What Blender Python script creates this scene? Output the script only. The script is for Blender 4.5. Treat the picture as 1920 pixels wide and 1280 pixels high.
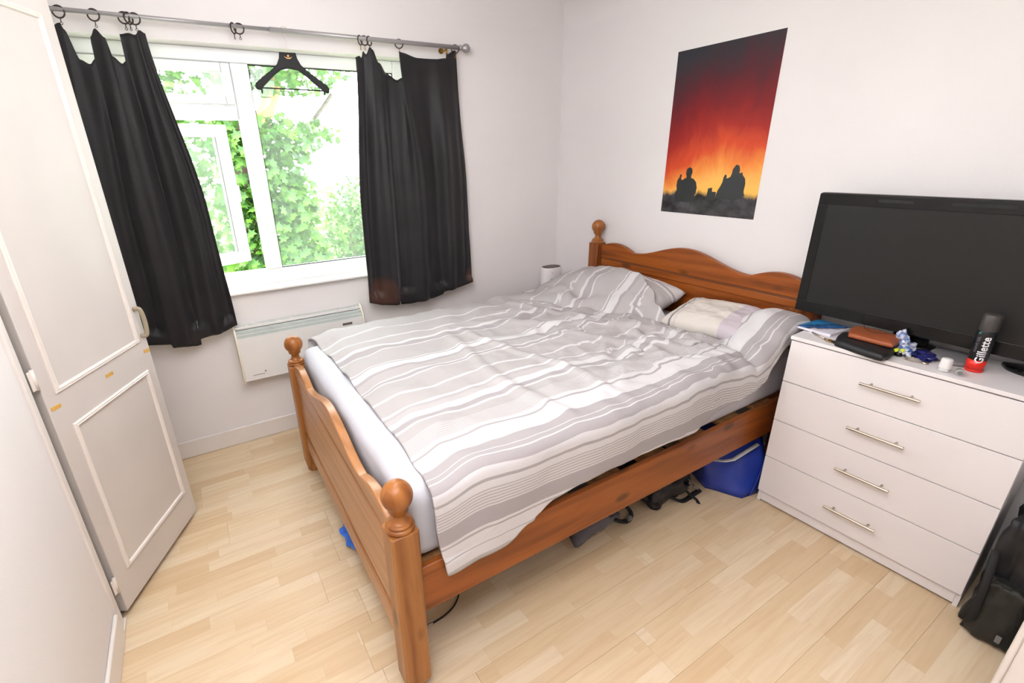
import bpy, bmesh, math, random
from mathutils import Vector, Matrix, noise
random.seed(7)
for o in list(bpy.data.objects): bpy.data.objects.remove(o, do_unlink=True)
S = bpy.context.scene
COL = S.collection

# ---------------------------------------------------------------- camera
cam_d = bpy.data.cameras.new('camera'); cam = bpy.data.objects.new('camera', cam_d); COL.objects.link(cam)
RT = (0.85818964, -0.51268591, -0.02576218); UP = (0.20515223, 0.29653722, 0.93272624); FW = (0.47055616, 0.80574117, -0.35966383)
CP = (-2.66320049, -3.14756821, 1.73258993)
cam.matrix_world = Matrix(((RT[0], UP[0], -FW[0], CP[0]), (RT[1], UP[1], -FW[1], CP[1]), (RT[2], UP[2], -FW[2], CP[2]), (0, 0, 0, 1)))
cam_d.sensor_width = 36; cam_d.sensor_fit = 'HORIZONTAL'; cam_d.lens = 891.1557 / 1920 * 36
cam_d.shift_x = (960 - 891.3133) / 1920; cam_d.shift_y = (637.908 - 640) / 1920
cam_d.clip_start = 0.02; cam_d.clip_end = 200
S.camera = cam

# ---------------------------------------------------------------- world, sun, lights, exposure
S.view_settings.view_transform = 'Standard'; S.view_settings.look = 'None'
S.view_settings.gamma = 1; S.view_settings.use_curve_mapping = False
S.view_settings.exposure = 0.13
W = bpy.data.worlds.new('sky'); S.world = W; W.use_nodes = True
bg = W.node_tree.nodes['Background']; bg.inputs[0].default_value = (0.93, 0.97, 1.0, 1); bg.inputs[1].default_value = 14.0

def lamp(name, kind, loc, energy, color=(1, 1, 1), size=1.0, rot=(0, 0, 0), size_y=None):
    d = bpy.data.lights.new(name, kind); d.energy = energy; d.color = color
    if kind == 'AREA':
        d.size = size
        if size_y: d.shape = 'RECTANGLE'; d.size_y = size_y
    if kind == 'SUN': d.angle = math.radians(size)
    o = bpy.data.objects.new(name, d); o.location = loc; o.rotation_euler = rot; COL.objects.link(o); return o
lamp('sun', 'SUN', (0, -5, 20), 5.0, (1, 0.95, 0.84), 1.0, (math.radians(50), 0, math.radians(-35)))
pl = lamp('room_fill_light', 'POINT', (-2.05, -1.45, 2.38), 30, (0.95, 0.97, 1.0)); pl.data.shadow_soft_size = 0.28  # unseen fill lamp, added to light ceiling, coving and walls evenly
fl_ = lamp('bounce_flash', 'AREA', (-2.66, -3.18, 1.86), 74, (0.94, 0.965, 1.0), 0.3, (math.radians(158), 0, math.radians(8))); fl_.data.spread = math.radians(115)

# ---------------------------------------------------------------- helpers
def srgb(r, g, b):
    f = lambda c: (c / 255 / 12.92) if c / 255 <= 0.04045 else ((c / 255 + 0.055) / 1.055) ** 2.4
    return (f(r), f(g), f(b), 1)

class NT:
    def __init__(s, name):
        s.m = bpy.data.materials.new(name); s.m.use_nodes = True; s.t = s.m.node_tree
        s.b = s.t.nodes['Principled BSDF']; s.out = s.t.nodes['Material Output']
    def n(s, typ, **kw):
        x = s.t.nodes.new(typ)
        for k, v in kw.items():
            if k.startswith('i_'):
                k2 = k[2:]; x.inputs[int(k2) if k2.isdigit() else k2.replace('_', ' ')].default_value = v
            else: setattr(x, k, v)
        return x
    def l(s, a, b): s.t.links.new(a, b)
    def ramp(s, fac, stops, interp='LINEAR'):
        r = s.n('ShaderNodeValToRGB'); r.color_ramp.interpolation = interp
        e = r.color_ramp.elements
        while len(e) > 1: e.remove(e[-1])
        e[0].position = stops[0][0]; e[0].color = stops[0][1]
        for p, c in stops[1:]:
            q = e.new(p); q.color = c
        s.l(fac, r.inputs[0]); return r.outputs[0]
    def math(s, op, a, b=None, c=None):
        x = s.n('ShaderNodeMath', operation=op)
        for i, v in enumerate((a, b, c)):
            if v is None: continue
            if isinstance(v, (int, float)): x.inputs[i].default_value = v
            else: s.l(v, x.inputs[i])
        return x.outputs[0]
    def mix(s, fac, a, b, blend='MIX'):
        x = s.n('ShaderNodeMix', data_type='RGBA', blend_type=blend)
        for i, v in ((0, fac), (6, a), (7, b)):
            if isinstance(v, (int, float, tuple)): x.inputs[i].default_value = v
            else: s.l(v, x.inputs[i])
        return x.outputs[2]
    def bump(s, h, strength, dist=0.01):
        x = s.n('ShaderNodeBump'); x.inputs['Strength'].default_value = strength; x.inputs['Distance'].default_value = dist
        s.l(h, x.inputs['Height']); s.l(x.outputs[0], s.b.inputs['Normal'])
    def coord(s, kind='Object', scale=(1, 1, 1), rot=(0, 0, 0)):
        c = s.n('ShaderNodeTexCoord'); m = s.n('ShaderNodeMapping'); m.inputs['Scale'].default_value = scale; m.inputs['Rotation'].default_value = rot
        s.l(c.outputs[kind], m.inputs[0]); return m.outputs[0]
    def noise(s, vec, scale, detail=3, rough=0.5, dist=0.0):
        x = s.n('ShaderNodeTexNoise'); x.inputs['Scale'].default_value = scale; x.inputs['Detail'].default_value = detail
        x.inputs['Roughness'].default_value = rough; x.inputs['Distortion'].default_value = dist
        s.l(vec, x.inputs['Vector']); return x.outputs[0]

def mat(name, col, rough=0.5, metal=0.0, spec=0.5, var=0.03, vs=6.0, bump=0.0, bs=60.0, **kw):
    """plain procedural paint/plastic/metal: slight colour variation and fine relief"""
    N = NT(name); v = N.coord()
    dark = tuple(c * (1 - var * 2) for c in col[:3]) + (1,); lite = tuple(min(1, c * (1 + var)) for c in col[:3]) + (1,)
    N.l(N.ramp(N.noise(v, vs, 3), [(0.3, dark), (0.7, lite)]), N.b.inputs['Base Color'])
    N.b.inputs['Roughness'].default_value = rough; N.b.inputs['Metallic'].default_value = metal
    N.b.inputs['Specular IOR Level'].default_value = spec
    for k, x in kw.items(): N.b.inputs[k.replace('_', ' ')].default_value = x
    if bump: N.bump(N.noise(v, bs, 4), bump, 0.004)
    return N.m

def pine(name, axis, base=(186, 112, 52), dark=(140, 74, 28), knots=True, rough=0.34):
    N = NT(name); sc = [14.0, 14.0, 14.0]; sc[axis] = 0.9
    v = N.coord(scale=tuple(sc))
    g1 = N.noise(v, 1.4, 4, 0.6, 1.2)
    w = N.n('ShaderNodeTexWave', wave_type='BANDS', bands_direction='DIAGONAL'); w.inputs['Scale'].default_value = 0.55
    w.inputs['Distortion'].default_value = 11.0; w.inputs['Detail'].default_value = 2.5; w.inputs['Detail Scale'].default_value = 0.8; N.l(v, w.inputs[0])
    f = N.math('ADD', N.math('MULTIPLY', g1, 0.78), N.math('MULTIPLY', w.outputs[1], 0.22))
    D, B = srgb(*dark), srgb(*base); L = srgb(*[min(255, int(c * 1.09 + 6)) for c in base])
    c = N.ramp(f, [(0.25, D), (0.52, B), (0.85, L)])
    fine = N.noise(v, 9.0, 2); c = N.mix(N.math('MULTIPLY', fine, 0.22), c, D)
    if knots:
        sk = [7.0, 7.0, 7.0]; sk[axis] = 3.1
        vk = N.coord(scale=tuple(sk)); vo = N.n('ShaderNodeTexVoronoi'); vo.inputs['Scale'].default_value = 0.9; N.l(vk, vo.inputs['Vector'])
        k = N.ramp(vo.outputs['Distance'], [(0.075, (1, 1, 1, 1)), (0.15, (0, 0, 0, 1))])
        c = N.mix(N.math('MULTIPLY', k, 0.75), c, srgb(70, 34, 14))
    N.l(c, N.b.inputs['Base Color']); N.b.inputs['Roughness'].default_value = rough
    N.b.inputs['Specular IOR Level'].default_value = 0.35; N.b.inputs['Coat Weight'].default_value = 0.05; N.b.inputs['Coat Roughness'].default_value = 0.25
    N.bump(f, 0.15, 0.002); return N.m

FR = {}
def thing(name, label, cat, loc=(0, 0, 0), rz=0.0, group=None, kind=None):
    o = bpy.data.objects.new(name, None); COL.objects.link(o); o.location = loc; o.rotation_euler = (0, 0, rz)
    o.empty_display_size = 0.05
    if label: o['label'] = label
    if cat: o['category'] = cat
    if group: o['group'] = group
    if kind: o['kind'] = kind
    FR[o.name] = Matrix.Translation(loc) @ Matrix.Rotation(rz, 4, 'Z')
    return o
def tag(o, label=None, cat=None, group=None, kind=None):
    for k, v in (('label', label), ('category', cat), ('group', group), ('kind', kind)):
        if v: o[k] = v
    return o
def obj(name, bm, m, parent=None, local=False, smooth=None, label=None):
    """link bm as one mesh object. world coordinates unless local."""
    if parent is not None and not local: bm.transform(FR[parent.name].inverted())
    if smooth is not None:
        for f in bm.faces: f.smooth = smooth
    me = bpy.data.meshes.new(name); bm.to_mesh(me); bm.free()
    for x in (m if isinstance(m, (list, tuple)) else [m]): me.materials.append(x)
    o = bpy.data.objects.new(name, me); COL.objects.link(o)
    if parent is not None:
        o.parent = parent; FR[o.name] = FR[parent.name]
    else: FR[o.name] = Matrix()
    if label: o['label'] = label
    return o
def recenter(o):
    """move a top-level mesh's origin to its base centre"""
    vs = [v.co for v in o.data.vertices]
    c = Vector(((min(v.x for v in vs) + max(v.x for v in vs)) / 2, (min(v.y for v in vs) + max(v.y for v in vs)) / 2, min(v.z for v in vs)))
    o.data.transform(Matrix.Translation(-c)); o.location = c; return o

def BM(): return bmesh.new()
def box(bm, x0, x1, y0, y1, z0, z1, bev=0.0, seg=2, M=None):
    if x0 > x1: x0, x1 = x1, x0
    if y0 > y1: y0, y1 = y1, y0
    if z0 > z1: z0, z1 = z1, z0
    n0 = len(bm.verts)
    vs = [bm.verts.new((x, y, z)) for x in (x0, x1) for y in (y0, y1) for z in (z0, z1)]
    F = [(0, 1, 3, 2), (4, 6, 7, 5), (0, 4, 5, 1), (2, 3, 7, 6), (0, 2, 6, 4), (1, 5, 7, 3)]
    fs = [bm.faces.new([vs[i] for i in f]) for f in F]
    if bev > 0:
        es = list({e for f in fs for e in f.edges})
        r = bmesh.ops.bevel(bm, geom=es, offset=bev, segments=seg, affect='EDGES', profile=0.5)
        vs = list({v for f in r['faces'] for v in f.verts} | {v for v in vs if v.is_valid})
        for f in r['faces']: f.smooth = True
    if M is not None:
        for v in vs: v.co = M @ v.co
    return bm
def bbox(*a, **k): return box(BM(), *a, **k)
def lathe(bm, prof, c=(0, 0, 0), n=28, axis='Z', M=None, smooth=True):
    """prof: list of (r, h)"""
    rings = []
    for r, h in prof:
        ring = []
        for i in range(n):
            a = 2 * math.pi * i / n; p = Vector((r * math.cos(a), r * math.sin(a), h))
            if axis == 'X': p = Vector((p.z, p.x, p.y))
            if axis == 'Y': p = Vector((p.y, p.z, p.x))
            p = (M @ p) if M is not None else p
            ring.append(bm.verts.new(p + Vector(c)))
        rings.append(ring)
    for a, b in zip(rings, rings[1:]):
        for i in range(n):
            f = bm.faces.new((a[i], a[(i + 1) % n], b[(i + 1) % n], b[i])); f.smooth = smooth
    bm.faces.new(rings[0][::-1]); bm.faces.new(rings[-1]); return bm
def tube(bm, pts, r, n=10, closed=False, flat=1.0):
    pts = [Vector(p) for p in pts]; rings = []; N = len(pts)
    up = None
    for i, p in enumerate(pts):
        a = pts[(i - 1) % N] if (closed or i > 0) else p; b = pts[(i + 1) % N] if (closed or i < N - 1) else p
        t = (b - a).normalized()
        if up is None: up = Vector((0, 0, 1)) if abs(t.z) < 0.9 else Vector((1, 0, 0))
        s = t.cross(up).normalized(); up = s.cross(t).normalized()
        rr = r[i] if isinstance(r, (list, tuple)) else r
        rings.append([bm.verts.new(p + rr * (math.cos(2 * math.pi * k / n) * s + flat * math.sin(2 * math.pi * k / n) * up)) for k in range(n)])
    R = rings + ([rings[0]] if closed else [])
    for a, b in zip(R, R[1:]):
        for k in range(n):
            f = bm.faces.new((a[k], b[k], b[(k + 1) % n], a[(k + 1) % n])); f.smooth = True
    if not closed: bm.faces.new(rings[0]); bm.faces.new(rings[-1][::-1])
    return bm
def prism(bm, poly, d, axis='Z', off=0.0, bev=0.0):
    """poly 2-D points extruded by d along axis from off. axis Z: (x,y); X: (y,z); Y: (x,z)"""
    def P(p, h):
        return {'Z': (p[0], p[1], h), 'X': (h, p[0], p[1]), 'Y': (p[0], h, p[1])}[axis]
    a = [bm.verts.new(P(p, off)) for p in poly]; b = [bm.verts.new(P(p, off + d)) for p in poly]
    n = len(poly); fs = [bm.faces.new(a[::-1]), bm.faces.new(b)]
    for i in range(n): fs.append(bm.faces.new((a[i], a[(i + 1) % n], b[(i + 1) % n], b[i])))
    bmesh.ops.recalc_face_normals(bm, faces=fs)
    if bev > 0:
        es = [e for e in (fs[0].edges[:] + fs[1].edges[:])]
        r = bmesh.ops.bevel(bm, geom=es, offset=bev, segments=2, affect='EDGES', profile=0.5)
        for f in r['faces']: f.smooth = True
    return bm
def grid(bm, f, nu, nv, uvf=None, smooth=True):
    vs = [[bm.verts.new(f(i / nu, j / nv)) for j in range(nv + 1)] for i in range(nu + 1)]
    uv = bm.loops.layers.uv.verify() if uvf else None
    for i in range(nu):
        for j in range(nv):
            q = bm.faces.new((vs[i][j], vs[i + 1][j], vs[i + 1][j + 1], vs[i][j + 1])); q.smooth = smooth
            if uvf:
                for lp, (a, b) in zip(q.loops, ((i, j), (i + 1, j), (i + 1, j + 1), (i, j + 1))): lp[uv].uv = uvf(a / nu, b / nv)
    return bm
def interp(tab, x):
    if x <= tab[0][0]: return tab[0][1]
    for (a, p), (b, q) in zip(tab, tab[1:]):
        if x <= b:
            t = (x - a) / (b - a) if b > a else 0; t = t * t * (3 - 2 * t); return p + (q - p) * t
    return tab[-1][1]
def sstep(a, b, x):
    t = max(0.0, min(1.0, (x - a) / (b - a))); return t * t * (3 - 2 * t)
def fbm(x, y, z=0.0, o=3):
    s = 0; a = 1
    for i in range(o): s += a * noise.noise((x, y, z)); x *= 2.03; y *= 2.03; z *= 2.03; a *= 0.5
    return s
def catmull(pts, n=6):
    P = [Vector(p) for p in pts]; out = []
    for i in range(len(P) - 1):
        a = P[max(i - 1, 0)]; b = P[i]; c = P[i + 1]; d = P[min(i + 2, len(P) - 1)]
        for k in range(n):
            t = k / n; out.append(0.5 * ((2 * b) + (c - a) * t + (2 * a - 5 * b + 4 * c - d) * t * t + (3 * b - a - 3 * c + d) * t ** 3))
    return out + [P[-1]]

# ---------------------------------------------------------------- materials
M_wall = mat('wall_paint', srgb(229, 224, 223), 0.75, var=0.015, vs=1.5, bump=0.12, bs=140)
M_ceil = mat('ceiling_paint', srgb(228, 223, 221), 0.85, var=0.015, bump=0.1, bs=90)
M_trim = mat('white_gloss', srgb(226, 219, 214), 0.38, var=0.015)
M_upvc = mat('white_plastic_frame', srgb(236, 237, 238), 0.35, var=0.01)
M_door = mat('door_paint', srgb(208, 201, 196), 0.36, var=0.03, vs=2.5, bump=0.04, bs=30)
M_moul = mat('moulding_paint', srgb(226, 218, 211), 0.34, var=0.02)
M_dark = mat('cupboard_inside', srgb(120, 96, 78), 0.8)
M_pine_x = pine('pine_along_x', 0, (148, 80, 30), (114, 56, 18)); M_pine_y = pine('pine_along_y', 1, (152, 80, 26), (104, 46, 12))
M_pine_y2 = pine('pine_footboard_sheen', 1, (174, 122, 78), (148, 96, 56), False, 0.28)  # paler than the other pine: sheen is put into the base colour
M_pine_z = pine('pine_post', 2, (160, 106, 56), (126, 74, 34)); M_pine_zh = pine('pine_headpost', 2, (142, 80, 38), (106, 52, 20))
M_pine_f = pine('pine_turned', 2, (160, 100, 48), (122, 68, 28), False)
M_slat = pine('pine_slat', 1, (176, 130, 84), (140, 96, 56), False, 0.6)
M_steel = mat('brushed_nickel', srgb(196, 184, 170), 0.3, 1.0)
M_pole = mat('grey_metal_pole', srgb(168, 165, 166), 0.4, 0.5)
M_brass = mat('brass', srgb(170, 130, 60), 0.35, 0.9)
M_black = mat('black_plastic', srgb(20, 19, 19), 0.25, spec=0.35, var=0.1)
M_blackm = mat('matt_black', srgb(20, 20, 21), 0.7, var=0.1, bump=0.1)
M_screen = mat('tv_screen', srgb(34, 33, 32), 0.5, spec=0.25, var=0.02)
M_white = mat('white_laminate', srgb(227, 221, 221), 0.42, var=0.008)
M_edge = mat('laminate_edge', srgb(190, 178, 168), 0.5)
M_gap = mat('shadow_gap', srgb(92, 84, 80), 0.8)
M_heat = mat('heater_enamel', srgb(230, 228, 225), 0.4, var=0.01)
M_cap = mat('heater_end_cap', srgb(236, 230, 212), 0.45, var=0.01)
M_grille = mat('heater_grille', srgb(222, 228, 224), 0.5)
M_sheet = mat('white_sheet', srgb(196, 196, 203), 0.9, var=0.01, bump=0.25, bs=18)
M_wplast = mat('white_plastic', srgb(232, 228, 226), 0.35)
M_grey = mat('grey_plastic', srgb(120, 118, 118), 0.5)
M_ring = mat('dark_ring', srgb(60, 46, 44), 0.4, 0.3)

def mk_floor():
    N = NT('maple_laminate'); tc = N.n('ShaderNodeTexCoord'); oi = N.n('ShaderNodeObjectInfo')
    sep = N.n('ShaderNodeSeparateXYZ'); N.l(tc.outputs['Object'], sep.inputs[0])
    row = N.math('FLOOR', N.math('DIVIDE', sep.outputs[1], 0.0643))
    wn = N.n('ShaderNodeTexWhiteNoise', noise_dimensions='2D'); cv = N.n('ShaderNodeCombineXYZ'); N.l(row, cv.inputs[0]); N.l(N.math('MULTIPLY', oi.outputs['Random'], 91.7), cv.inputs[1]); N.l(cv.outputs[0], wn.inputs['Vector'])
    xs = N.math('DIVIDE', N.math('ADD', sep.outputs[0], N.math('MULTIPLY', wn.outputs[0], 0.4)), 0.41)
    cell = N.math('FLOOR', xs)
    w2 = N.n('ShaderNodeTexWhiteNoise', noise_dimensions='3D'); c2 = N.n('ShaderNodeCombineXYZ'); N.l(row, c2.inputs[0]); N.l(cell, c2.inputs[1]); N.l(N.math('MULTIPLY', oi.outputs['Random'], 37.3), c2.inputs[2]); N.l(c2.outputs[0], w2.inputs['Vector'])
    col = N.ramp(w2.outputs[0], [(0.0, srgb(211, 184, 148)), (0.35, srgb(217, 193, 158)), (0.65, srgb(221, 199, 166)), (1.0, srgb(225, 206, 177))])
    # grain
    mp = N.n('ShaderNodeMapping'); mp.inputs['Scale'].default_value = (1.6, 22, 1); N.l(tc.outputs['Object'], mp.inputs[0])
    ad = N.n('ShaderNodeVectorMath', operation='ADD'); N.l(mp.outputs[0], ad.inputs[0]); N.l(c2.outputs[0], ad.inputs[1])
    g = N.noise(ad.outputs[0], 1.8, 5, 0.6, 0.6)
    col = N.mix(N.ramp(g, [(0.42, (0, 0, 0, 1)), (0.78, (0.42, 0.42, 0.42, 1))]), col, srgb(190, 150, 104))
    # printed joints between strips
    fy = N.math('FRACT', N.math('DIVIDE', sep.outputs[1], 0.0643)); ey = N.math('MINIMUM', fy, N.math('SUBTRACT', 1.0, fy))
    fx = N.math('FRACT', xs); ex = N.math('MINIMUM', fx, N.math('SUBTRACT', 1.0, fx))
    line = N.math('MAXIMUM', N.math('LESS_THAN', ey, 0.012), N.math('LESS_THAN', ex, 0.0025))
    col = N.mix(N.math('MULTIPLY', line, 0.12), col, srgb(150, 112, 72))
    N.l(col, N.b.inputs['Base Color']); N.b.inputs['Roughness'].default_value = 0.36; N.b.inputs['Specular IOR Level'].default_value = 0.4
    N.bump(g, 0.05, 0.001); return N.m
M_floor = mk_floor()

def mk_glass():
    N = NT('window_glass'); t = N.t; N.t.nodes.remove(N.b)
    tr = N.n('ShaderNodeBsdfTransparent'); tr.inputs[0].default_value = (0.93, 0.97, 0.95, 1)
    gl = N.n('ShaderNodeBsdfGlossy'); gl.inputs['Roughness'].default_value = 0.03
    fr = N.n('ShaderNodeFresnel'); fr.inputs[0].default_value = 1.45
    mx = N.n('ShaderNodeMixShader'); N.l(N.math('MULTIPLY', fr.outputs[0], 0.8), mx.inputs[0]); N.l(tr.outputs[0], mx.inputs[1]); N.l(gl.outputs[0], mx.inputs[2])
    hz = N.n('ShaderNodeBsdfTranslucent'); hz.inputs[0].default_value = (0.9, 0.95, 0.92, 1)
    v = N.coord(); dirt = N.ramp(N.noise(v, 3, 4), [(0.3, (0.018, 0.018, 0.018, 1)), (0.7, (0.035, 0.035, 0.035, 1))])
    m2 = N.n('ShaderNodeMixShader'); N.l(dirt, m2.inputs[0]); N.l(mx.outputs[0], m2.inputs[1]); N.l(hz.outputs[0], m2.inputs[2]); N.l(m2.outputs[0], N.out.inputs[0]); return N.m
M_glass = mk_glass()

def mk_curtain():
    N = NT('black_curtain_fabric'); v = N.coord()
    base = N.ramp(N.noise(v, 5, 3), [(0.3, srgb(25, 23, 25)), (0.7, srgb(33, 31, 34))])
    g = N.n('ShaderNodeNewGeometry'); sp = N.n('ShaderNodeSeparateXYZ'); N.l(g.outputs['Position'], sp.inputs[0])
    # sun-faded brown patches on the two lower corners of the right-hand curtain
    nz = N.noise(v, 9, 3)
    def blob(cx, cz, rx, rz):
        a = N.math('POWER', N.math('DIVIDE', N.math('SUBTRACT', sp.outputs[0], cx), rx), 2); b = N.math('POWER', N.math('DIVIDE', N.math('SUBTRACT', sp.outputs[2], cz), rz), 2)
        d = N.math('ADD', N.math('ADD', a, b), N.math('MULTIPLY', N.math('SUBTRACT', nz, 0.5), 0.9)); return N.ramp(d, [(0.35, (1, 1, 1, 1)), (1.0, (0, 0, 0, 1))])
    k = N.math('MAXIMUM', blob(-1.60, 0.86, 0.14, 0.13), blob(-0.89, 0.88, 0.05, 0.09))
    c = N.mix(N.math('MULTIPLY', k, 0.65), base, srgb(80, 48, 36))
    N.l(c, N.b.inputs['Base Color']); N.b.inputs['Roughness'].default_value = 0.55
    N.b.inputs['Sheen Weight'].default_value = 0.12; N.b.inputs['Specular IOR Level'].default_value = 0.3
    N.bump(N.noise(N.coord(scale=(160, 160, 60)), 1, 2), 0.15, 0.002); return N.m
M_curt = mk_curtain(); M_lining = mat('cream_lining', srgb(205, 200, 186), 0.8)

GREY = srgb(176, 171, 170); GREYD = srgb(166, 160, 161); WHT = srgb(207, 204, 205)
def mk_stripe():
    N = NT('striped_bedding_fabric'); tc = N.n('ShaderNodeTexCoord'); sp = N.n('ShaderNodeSeparateXYZ'); N.l(tc.outputs['UV'], sp.inputs[0])
    w = sp.outputs[1]
    G, D, H = GREY, GREYD, WHT
    A = [(0.40, H), (0.50, G), (0.679, H), (0.693, G), (0.815, H), (0.829, G), (0.908, H), (0.932, D), (0.982, H), (0.992, G), (1.150, H), (1.156, D), (1.166, H), (1.219, D), (1.236, G), (1.297, H), (1.310, D), (1.329, H), (1.339, G), (1.468, H), (1.484, G), (1.572, H), (1.588, D), (1.602, G), (1.640, H), (1.680, G)]
    B = [(1.68, D), (1.706, H), (1.720, G), (1.860, H), (1.882, D), (1.893, H), (1.974, D), (2.016, H), (2.020, D), (2.036, H), (2.041, D), (2.068, H), (2.096, D), (2.105, H), (2.132, G), (2.200, D), (2.262, H), (2.270, D), (2.277, H), (2.324, D), (2.330, H), (2.37, G)]
    def rp(tab, a, b):
        st = [(max(0.0, (p - a) / (b - a)), c) for p, c in tab]
        st[0] = (0.0, st[0][1]); return N.ramp(N.math('DIVIDE', N.math('SUBTRACT', w, a), b - a), st, 'CONSTANT')
    c = N.mix(N.math('GREATER_THAN', w, 1.68), rp(A, 0.4, 1.68), rp(B, 1.68, 2.6))
    def fine(a, b, per, amt):
        m = N.math('MULTIPLY', N.math('GREATER_THAN', w, a), N.math('LESS_THAN', w, b))
        s = N.math('GREATER_THAN', N.math('FRACT', N.math('DIVIDE', N.math('SUBTRACT', w, a), per)), 0.55); return N.math('MULTIPLY', N.math('MULTIPLY', m, s), amt)
    f = N.math('MAXIMUM', fine(2.132, 2.200, 0.0113, 1.0), fine(1.775, 1.860, 0.0106, 0.55))
    f = N.math('MAXIMUM', f, fine(1.585, 1.640, 0.009, 0.35))
    c = N.mix(f, c, H)
    # chambray weave mottling
    mp = N.n('ShaderNodeMapping'); mp.inputs['Scale'].default_value = (60, 500, 1); N.l(tc.outputs['UV'], mp.inputs[0]); nz = N.noise(mp.outputs[0], 1, 3)
    mp2 = N.n('ShaderNodeMapping'); mp2.inputs['Scale'].default_value = (600, 60, 1); N.l(tc.outputs['UV'], mp2.inputs[0]); nz2 = N.noise(mp2.outputs[0], 1, 3)
    mm = N.math('MULTIPLY', N.math('ADD', nz, nz2), 0.5)
    c = N.mix(N.math('MULTIPLY', N.math('SUBTRACT', mm, 0.45), 0.5), c, srgb(150, 142, 140))
    N.l(c, N.b.inputs['Base Color']); N.b.inputs['Roughness'].default_value = 0.92; N.b.inputs['Specular IOR Level'].default_value = 0.2
    mp3 = N.coord('UV', (9, 16, 1)); cr = N.noise(mp3, 1, 5, 0.55, 0.8); N.bump(cr, 0.35, 0.012)
    return N.m
M_stripe = mk_stripe()

# ================================================================ ROOM SHELL
def struct(name, bm, m, parent=None, **k):
    o = obj(name, bm, m, parent, **k)
    if parent is None: o['kind'] = 'structure'
    return o
XL, XO, YH = -3.22, -0.90, -4.3
# floor: sub-base and laid boards
fl = thing('floor', None, None, (0, 0, 0), kind='structure')
obj('subfloor', bbox(-3.95, 0.25, YH - .2, 0.30, -0.06, -0.009), M_edge, fl)
BW, BL = 0.193, 1.20
pm = BM(); box(pm, 0, BL - 0.0003, 0, BW - 0.0003, -0.009, 0.0, 0.0004, 1)
pme = bpy.data.meshes.new('plank'); pm.to_mesh(pme); pm.free(); pme.materials.append(M_floor)
row = 0; y = 0.0
cut = {}
while y > -3.31:
    y -= BW; x = -3.22 - random.random() * 0.9 - (0 if row % 2 else 0.3)
    while x < 0.0:
        a = max(x, -3.22); b = min(x + BL, 0.0)
        if b - a > 0.04:
            full = abs(b - a - BL) < 1e-6
            if full: me = pme
            else:
                q = BM(); box(q, 0, b - a - 0.0006, 0, BW - 0.0003, -0.009, 0.0, 0.0004, 1); me = bpy.data.meshes.new('plank'); q.to_mesh(me); q.free(); me.materials.append(M_floor)
            o = bpy.data.objects.new('plank', me); o.location = (a, y, 0); o.parent = fl; COL.objects.link(o)
        x += BL
    row += 1
hf = bbox(-3.22, XO, YH, y, -0.009, 0.0); obj('hall_boards', hf, M_floor, fl)

# window wall with the recess
RX0, RX1, RZ0, RZ1 = -3.10, -1.25, 0.995, 2.32
b = BM(); TH = 0.28
box(b, -3.9, RX0, 0, TH, -0.06, 2.8); box(b, RX1, 0.2, 0, TH, -0.06, 2.8); box(b, RX0, RX1, 0, TH, -0.06, RZ0); box(b, RX0, RX1, 0, TH, RZ1, 2.8)
struct('wall_window', b, M_wall)
struct('wall_headboard', bbox(0, 0.2, -3.3, 0, -0.06, 2.8), M_wall)
struct('wall_right', bbox(XO, 0.2, YH, -3.112, -0.06, 2.8), M_wall)
struct('wall_back', bbox(-3.9, XO, YH - .2, YH, -0.06, 2.8), M_wall)
struct('ceiling', bbox(-3.9, 0.2, YH, TH, 2.745, 2.85), M_ceil)
# left wall: plain wall near the camera, cupboard opening, wall again to the corner
b = BM(); box(b, -3.45, XL, YH, -1.245, -0.06, 2.8); box(b, -3.45, XL, -0.57, 0, -0.06, 2.8); box(b, -3.45, XL, -1.245, -0.57, 2.36, 2.8)
struct('wall_left', b, M_wall)
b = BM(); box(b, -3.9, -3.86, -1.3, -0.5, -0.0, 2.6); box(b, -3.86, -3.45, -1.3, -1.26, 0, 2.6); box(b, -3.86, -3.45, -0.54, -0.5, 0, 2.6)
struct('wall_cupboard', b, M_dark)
# concave coving: sweep quarter arc
def coving(bm, p0, p1, inward, n=18):
    R = 0.20; prof = [(0, 2.545)] + [(R - R * math.cos(t * math.pi / 2 / n), 2.545 + R * math.sin(t * math.pi / 2 / n)) for t in range(1, n)] + [(R, 2.745), (0, 2.745)]
    prof[0] = (0.0004, 2.545)
    A = [bm.verts.new(Vector(p0) + Vector(inward) * q + Vector((0, 0, z))) for q, z in prof]; B = [bm.verts.new(Vector(p1) + Vector(inward) * q + Vector((0, 0, z))) for q, z in prof]
    k = len(prof)
    for i in range(k):
        f = bm.faces.new((A[i], A[(i + 1) % k], B[(i + 1) % k], B[i])); f.smooth = False
    bm.faces.new(A); bm.faces.new(B[::-1]); bmesh.ops.recalc_face_normals(bm, faces=bm.faces[:])
b = BM(); coving(b, (XL, 0, 0), (0, 0, 0), (0, -1, 0)); struct('trim_coving_window', b, M_wall)
b = BM(); coving(b, (0, 0, 0), (0, -3.11, 0), (-1, 0, 0)); struct('trim_coving_headboard', b, M_wall)
def skirt(name, x0, x1, y0, y1, h=0.118):
    b = BM(); box(b, x0, x1, y0, y1, 0.0, h, 0.006, 2); return struct(name, b, M_trim)
skirt('baseboard_window', XL + .001, -0.016, -0.016, 0.0)
skirt('baseboard_headboard', -0.016, 0.0, -3.11, 0.0)
skirt('baseboard_left', XL, XL + 0.016, YH, -1.262)
skirt('baseboard_right', XO + .03, -0.017, -3.112, -3.098)
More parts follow.
